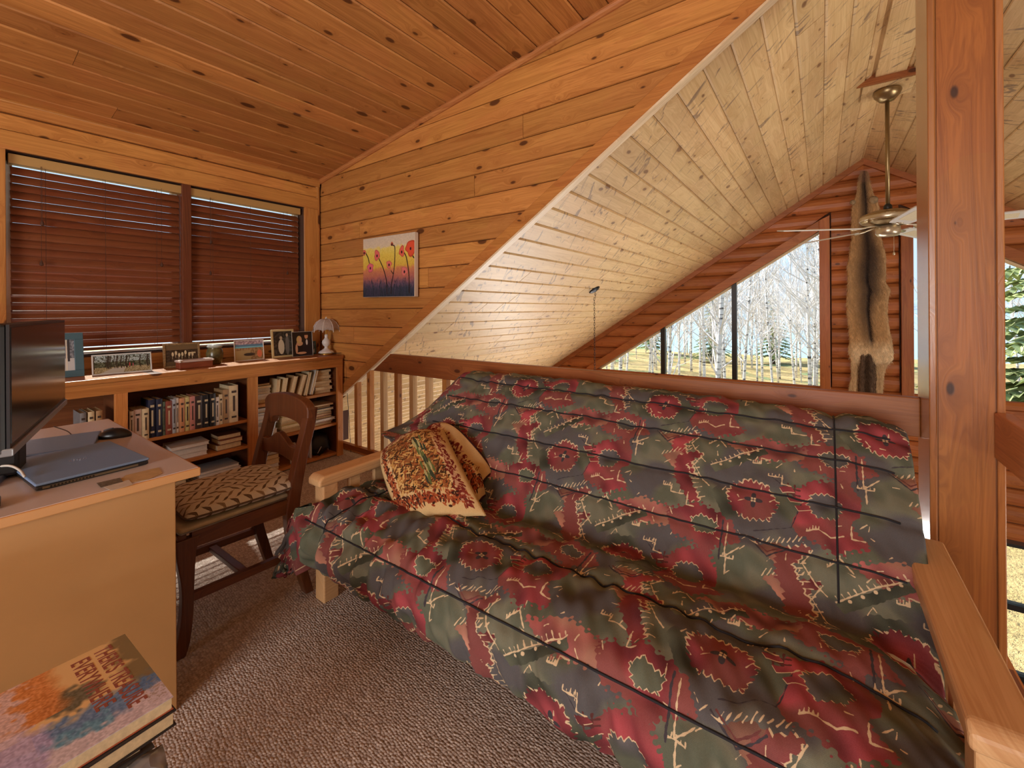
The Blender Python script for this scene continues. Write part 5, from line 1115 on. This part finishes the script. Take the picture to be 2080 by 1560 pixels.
def setcol(o, cols):
    ca = o.data.color_attributes.new('Col', 'FLOAT_COLOR', 'POINT'); a = np.ones((len(o.data.vertices), 4), np.float32); a[:, :3] = np.array([srgb(*(c*255)) for c in cols]); ca.data.foreach_set('color', a.ravel())
hd = empty('animal_hide', 'tan and dark fur pelt hung full length on the gable wall', 'hide')
HG = np.random.default_rng(17); strands = []
def pelt(name, rows, nj=26, th_=.035, colf=hide_col, nst=0, sub=4):
    rows = np.array(rows, float); ys = np.linspace(rows[0, 0], rows[-1, 0], len(rows)*sub); L = np.interp(ys, rows[:, 0], rows[:, 1]); Rr = np.interp(ys, rows[:, 0], rows[:, 2]); Pg, cols = [], []; jw = waves(int(rows[0, 1])+3, 8, .004, .02)
    for i, yy in enumerate(ys):
        r_ = []
        for j in range(nj):
            u = j/(nj-1)*2-1; edge = 1-abs(u)**4; endf = min(1, (i+.3)/3, (len(ys)-i-.7)/2)
            x = (L[i]+Rr[i])/2+u*(Rr[i]-L[i])/2+(2.4*float(jw(yy, 3))*abs(u)); p = hp(x, yy); bl = th_*max(0, edge)**.5*endf*(.8+.2*math.sin(u*5)); crease = .016*math.exp(-((u-.02)/.06)**2) if name == 'pelt' and 760 < yy < 1230 else 0
            r_.append((p.x, HYD+.045-bl+crease, p.z)); cols.append(colf(u, yy, HG.random()))
        Pg.append(r_)
    m = MB(); m.grid(Pg, len(ys), nj); o = m.build(name, fur, hd, smooth=True); setcol(o, cols); o.modifiers.new('t', 'SOLIDIFY').thickness = .012
    for _ in range(nst):
        i = HG.uniform(0, len(ys)-1.01); j = HG.uniform(0, nj-1.01); a, b = int(i), int(j); p = Vector(Pg[a][b]).lerp(Vector(Pg[a+1][b+1]), HG.random()); u = b/(nj-1)*2-1; strands.append((p, u, colf(u, ys[a], HG.random())))
pelt('pelt', [(50, 168, 207), (90, 150, 222), (140, 143, 226), (200, 135, 246), (250, 112, 275), (300, 100, 288), (400, 95, 290), (500, 98, 300), (600, 85, 330), (700, 68, 336), (800, 72, 330), (860, 70, 368), (900, 68, 356), (1000, 65, 346), (1100, 78, 355), (1200, 82, 374), (1280, 78, 388), (1330, 92, 384), (1365, 100, 352)], nst=9000)
legc = lambda u, yy, n: np.clip(S(206, 176, 136)*(.85+.3*n), 0, 1)
pelt('leg_skin', [(1340, 95, 150), (1400, 98, 146), (1450, 100, 140), (1490, 86, 140), (1535, 78, 140), (1640, 84, 134)], 9, .02, legc, 900); pelt('leg_skin', [(1340, 268, 352), (1400, 268, 335), (1450, 270, 316), (1535, 266, 316), (1640, 270, 312)], 9, .02, legc, 900)
pelt('tail', [(1268, 176, 226), (1300, 160, 255), (1400, 148, 264), (1500, 146, 266), (1580, 150, 266), (1680, 165, 250)], 14, .05, lambda u, yy, n: np.clip((S(104, 84, 68)*(1-.3*math.exp(-(u/.4)**2)))*(.7+.6*n), 0, 1), 2200)
for cx, cy, r_ in ((106, 268, .028), (246, 252, .045)):
    bm_ = bmesh.new(); bmesh.ops.create_icosphere(bm_, subdivisions=2, radius=r_); m = MB(); p = hp(cx, cy)
    for v in bm_.verts: v.co.y *= .35
    m.frombm(bm_, Matrix.Translation((p.x, HYD-.0, p.z))); o = m.build('ear', fur, hd, smooth=True); setcol(o, [legc(0, 0, HG.random())*.72 for _ in o.data.vertices])
vs_, fs_, cc = [], [], []
for p, u, c in strands:
    l_ = HG.uniform(.02, .045); a = HG.normal(0, .25)+u*.35; d = Vector((math.sin(a)*l_, -HG.uniform(.004, .014), -math.cos(a)*l_)); wv_ = Vector((.0016, 0, 0)); b = len(vs_); vs_ += [p-wv_+Vector((0, -.002, 0)), p+wv_+Vector((0, -.002, 0)), p+d]; fs_.append((b, b+1, b+2)); cc += [c*.9, c*.9, np.clip(c*1.12, 0, 1)]
m = MB(); m.add(vs_, fs_); o = m.build('fur', fur, hd, kind='stuff'); setcol(o, cc)

# ================================================================== outdoors
GZ = -3.0
k = NT('dry_grass'); g = k.n('NewGeometry'); n1 = k.n('TexNoise', i_Scale=.5, i_Detail=6.); n2 = k.n('TexNoise', i_Scale=9., i_Detail=5., i_Roughness=.7); k.l(g.outputs['Position'], n1.inputs['Vector']); k.l(g.outputs['Position'], n2.inputs['Vector'])
c = k.ramp(n1.outputs[0], (.38, srgb(214, 186, 130)), (.55, srgb(190, 166, 110)), (.66, srgb(148, 168, 118))); c = k.mix(k.smooth(n2.outputs[0], .45, .7, 0, .5), c, srgb(104, 90, 62)); k.l(c, k.b.inputs['Base Color']); k.b.inputs['Roughness'].default_value = 1.; k.bump(n2.outputs[0], 1., .15); grass = k.m
def gz(x, y): return GZ-.004*max(0, y-7)+.2*math.sin(x*.21+y*.13)+.12*math.sin(x*.6-y*.4)
m = MB(); xs = np.linspace(-70, 70, 90); ysq = np.concatenate([np.linspace(-50, 6, 20), np.linspace(7, 48, 50)]); m.grid([[(x, y, gz(x, y) if y > 6.9 else GZ+.05*math.sin(x)) for y in ysq] for x in xs], len(xs), len(ysq)); st(m.build('ground', grass, smooth=True))
m = MB(); m.box(-500, 500, 46, 420, -3.9, -3.5); k = NT('lake_water'); k.b.inputs['Base Color'].default_value = (*srgb(150, 190, 210), 1); k.b.inputs['Roughness'].default_value = .12; st(m.build('lake', k.m))
m = MB(); hs = []; hw = waves(2, 7, .002, .012)
m.grid([[(x, 430+t*120, -3.6+t*(16+7*float(hw(x, t*80))+3*math.sin(x*.35)*t)) for t in (0, .25, .5, .75, 1.)] for x in np.linspace(-500, 500, 220)], 220, 5); st(m.build('hills', speck('far_forest', (120, 138, 150), 1., .3, .1), smooth=True))
barkw = NT('birch_bark'); k = barkw; g = k.n('NewGeometry'); mp = k.n('Mapping'); mp.inputs['Scale'].default_value = (3, 3, 14); k.l(g.outputs['Position'], mp.inputs[0]); nz = k.n('TexNoise', i_Scale=1., i_Detail=4.); k.l(mp.outputs[0], nz.inputs['Vector']); k.l(k.ramp(nz.outputs[0], (.36, srgb(70, 64, 62)), (.44, srgb(214, 210, 208)), (.7, srgb(240, 238, 236))), k.b.inputs['Base Color']); k.b.inputs['Roughness'].default_value = .9; barkw = k.m
twig = speck('birch_twigs', (222, 216, 214), .9, .2, 3)
def birch(seed):
    g_ = random.Random(seed); tr_, br = MB(), MB(); Ht = g_.uniform(11, 15); lean = g_.uniform(-.06, .06); lx = g_.uniform(-.05, .05)
    tp = lambda t: Vector((lean*Ht*t+.25*math.sin(t*5+seed)*t, lx*Ht*t+.2*math.sin(t*4+seed*2)*t, Ht*t)); r0 = g_.uniform(.045, .085)
    tr_.tube([tp(t) for t in np.linspace(0, 1, 12)], [r0*(1-.85*t) for t in np.linspace(0, 1, 12)], 7)
    for i in range(58):
        t = g_.uniform(.16, .98); p = tp(t); a = g_.uniform(0, 6.28); l_ = (1.15-t)*g_.uniform(1.2, 2.3); el = g_.uniform(.6, 1.2); d = Vector((math.cos(a)*math.cos(el), math.sin(a)*math.cos(el), math.sin(el)))
        pts = [p, p+d*l_*.5+Vector((0, 0, -.03*l_)), p+d*l_+Vector((g_.uniform(-.2, .2), g_.uniform(-.2, .2), .12*l_))]; rb_ = r0*.28*(1.1-t)
        br.tube(pts, [rb_+.006, rb_*.6+.005, .004], 4, cap=False)
        for q in range(7):
            f = g_.uniform(.25, 1.); s_ = pts[0].lerp(pts[2], f); a2 = a+g_.uniform(-1.3, 1.3); e2 = el+g_.uniform(-.6, .7); l2 = l_*g_.uniform(.18, .45); d2 = Vector((math.cos(a2)*math.cos(e2), math.sin(a2)*math.cos(e2), math.sin(e2)))
            br.tube([s_, s_+d2*l2*.55, s_+d2*l2+Vector((0, 0, .05))], [.008, .006, .003], 3, cap=False)
    return tr_, br
protos = []
GR = random.Random(41); spots = []
while len(spots) < 128:
    y = GR.uniform(13, 44); rr = GR.uniform(-.56, .06) if len(spots) < 100 else GR.uniform(.1, .62); x = rr*y+GR.uniform(-.6, .6)
    if all((x-a)**2+(y-b)**2 > 1.7 for a, b in spots): spots.append((x, y))
for i, (x, y) in enumerate(spots):
    if i < 6:
        t_, b_ = birch(i+1); e = empty('birch_tree', 'bare white birch in the grove beyond the gable windows', 'tree', 'birch grove outside the gable windows', loc=(x, y, gz(x, y)-.1)); t_.build('trunk', barkw, e, smooth=True); b_.build('branches', twig, e); protos.append(e)
    else:
        e = copy_tree(protos[i % 6]); e.location = (x, y, gz(x, y)-.1); e.rotation_euler = (0, 0, GR.uniform(0, 6.28)); s_ = GR.uniform(.8, 1.15); e.scale = (s_, s_, s_)
need = speck('spruce_needles', (164, 174, 122), .8, .3, 8)
def spruce(seed, Ht):
    g_ = random.Random(seed); tr_, nd = MB(), MB(); tr_.tube([(0, 0, 0), (0, 0, Ht)], [.16, .02], 7)
    z = .8
    while z < Ht-.15:
        f = 1-z/Ht; L_ = .25+Ht*.26*f; nb = 9
        for i in range(nb):
            a = 2*math.pi*(i+g_.random())/nb; l_ = L_*g_.uniform(.75, 1.1); dr = -.25*l_; u = Vector((math.cos(a), math.sin(a), 0)); s_ = Vector((-math.sin(a), math.cos(a), 0))
            for q in range(9):
                t0 = q/9; p0 = u*(l_*t0)+Vector((0, 0, z+dr*t0*t0)); w_ = l_*.26*(1-t0)+.06
                for sd in (-1, 1):
                    tip = p0+u*(l_*.16)+s_*sd*w_*g_.uniform(.7, 1.1)+Vector((0, 0, -.05-.1*g_.random())); nd.add([p0, p0+u*l_*.14, tip, p0+s_*sd*w_*.4+Vector((0, 0, .05))], [(0, 1, 2), (0, 2, 3)])
        z += .24+.1*g_.random()
    return tr_, nd
for i, (x, y, Ht, lab) in enumerate(((3.9, 13.2, 9.5, 'tall green spruce close outside the far gable window'), (6.6, 17, 11, 'broad green spruce behind the tall spruce outside'), (-7.6, 40, 6, 'small spruce standing among the birches'), (-3.2, 41, 6, 'small spruce standing among the birches'), (-13.5, 42, 6, 'small spruce standing among the birches'), (1.4, 43, 7, 'small spruce standing among the birches'))):
    t_, n_ = spruce(50+i, Ht); e = empty('spruce_tree', lab, 'tree', 'spruces outside', loc=(x, y, gz(x, y)-.1)); t_.build('trunk', speck('spruce_bark', (92, 74, 60), .9), e); n_.build('needle_branches', need, e)
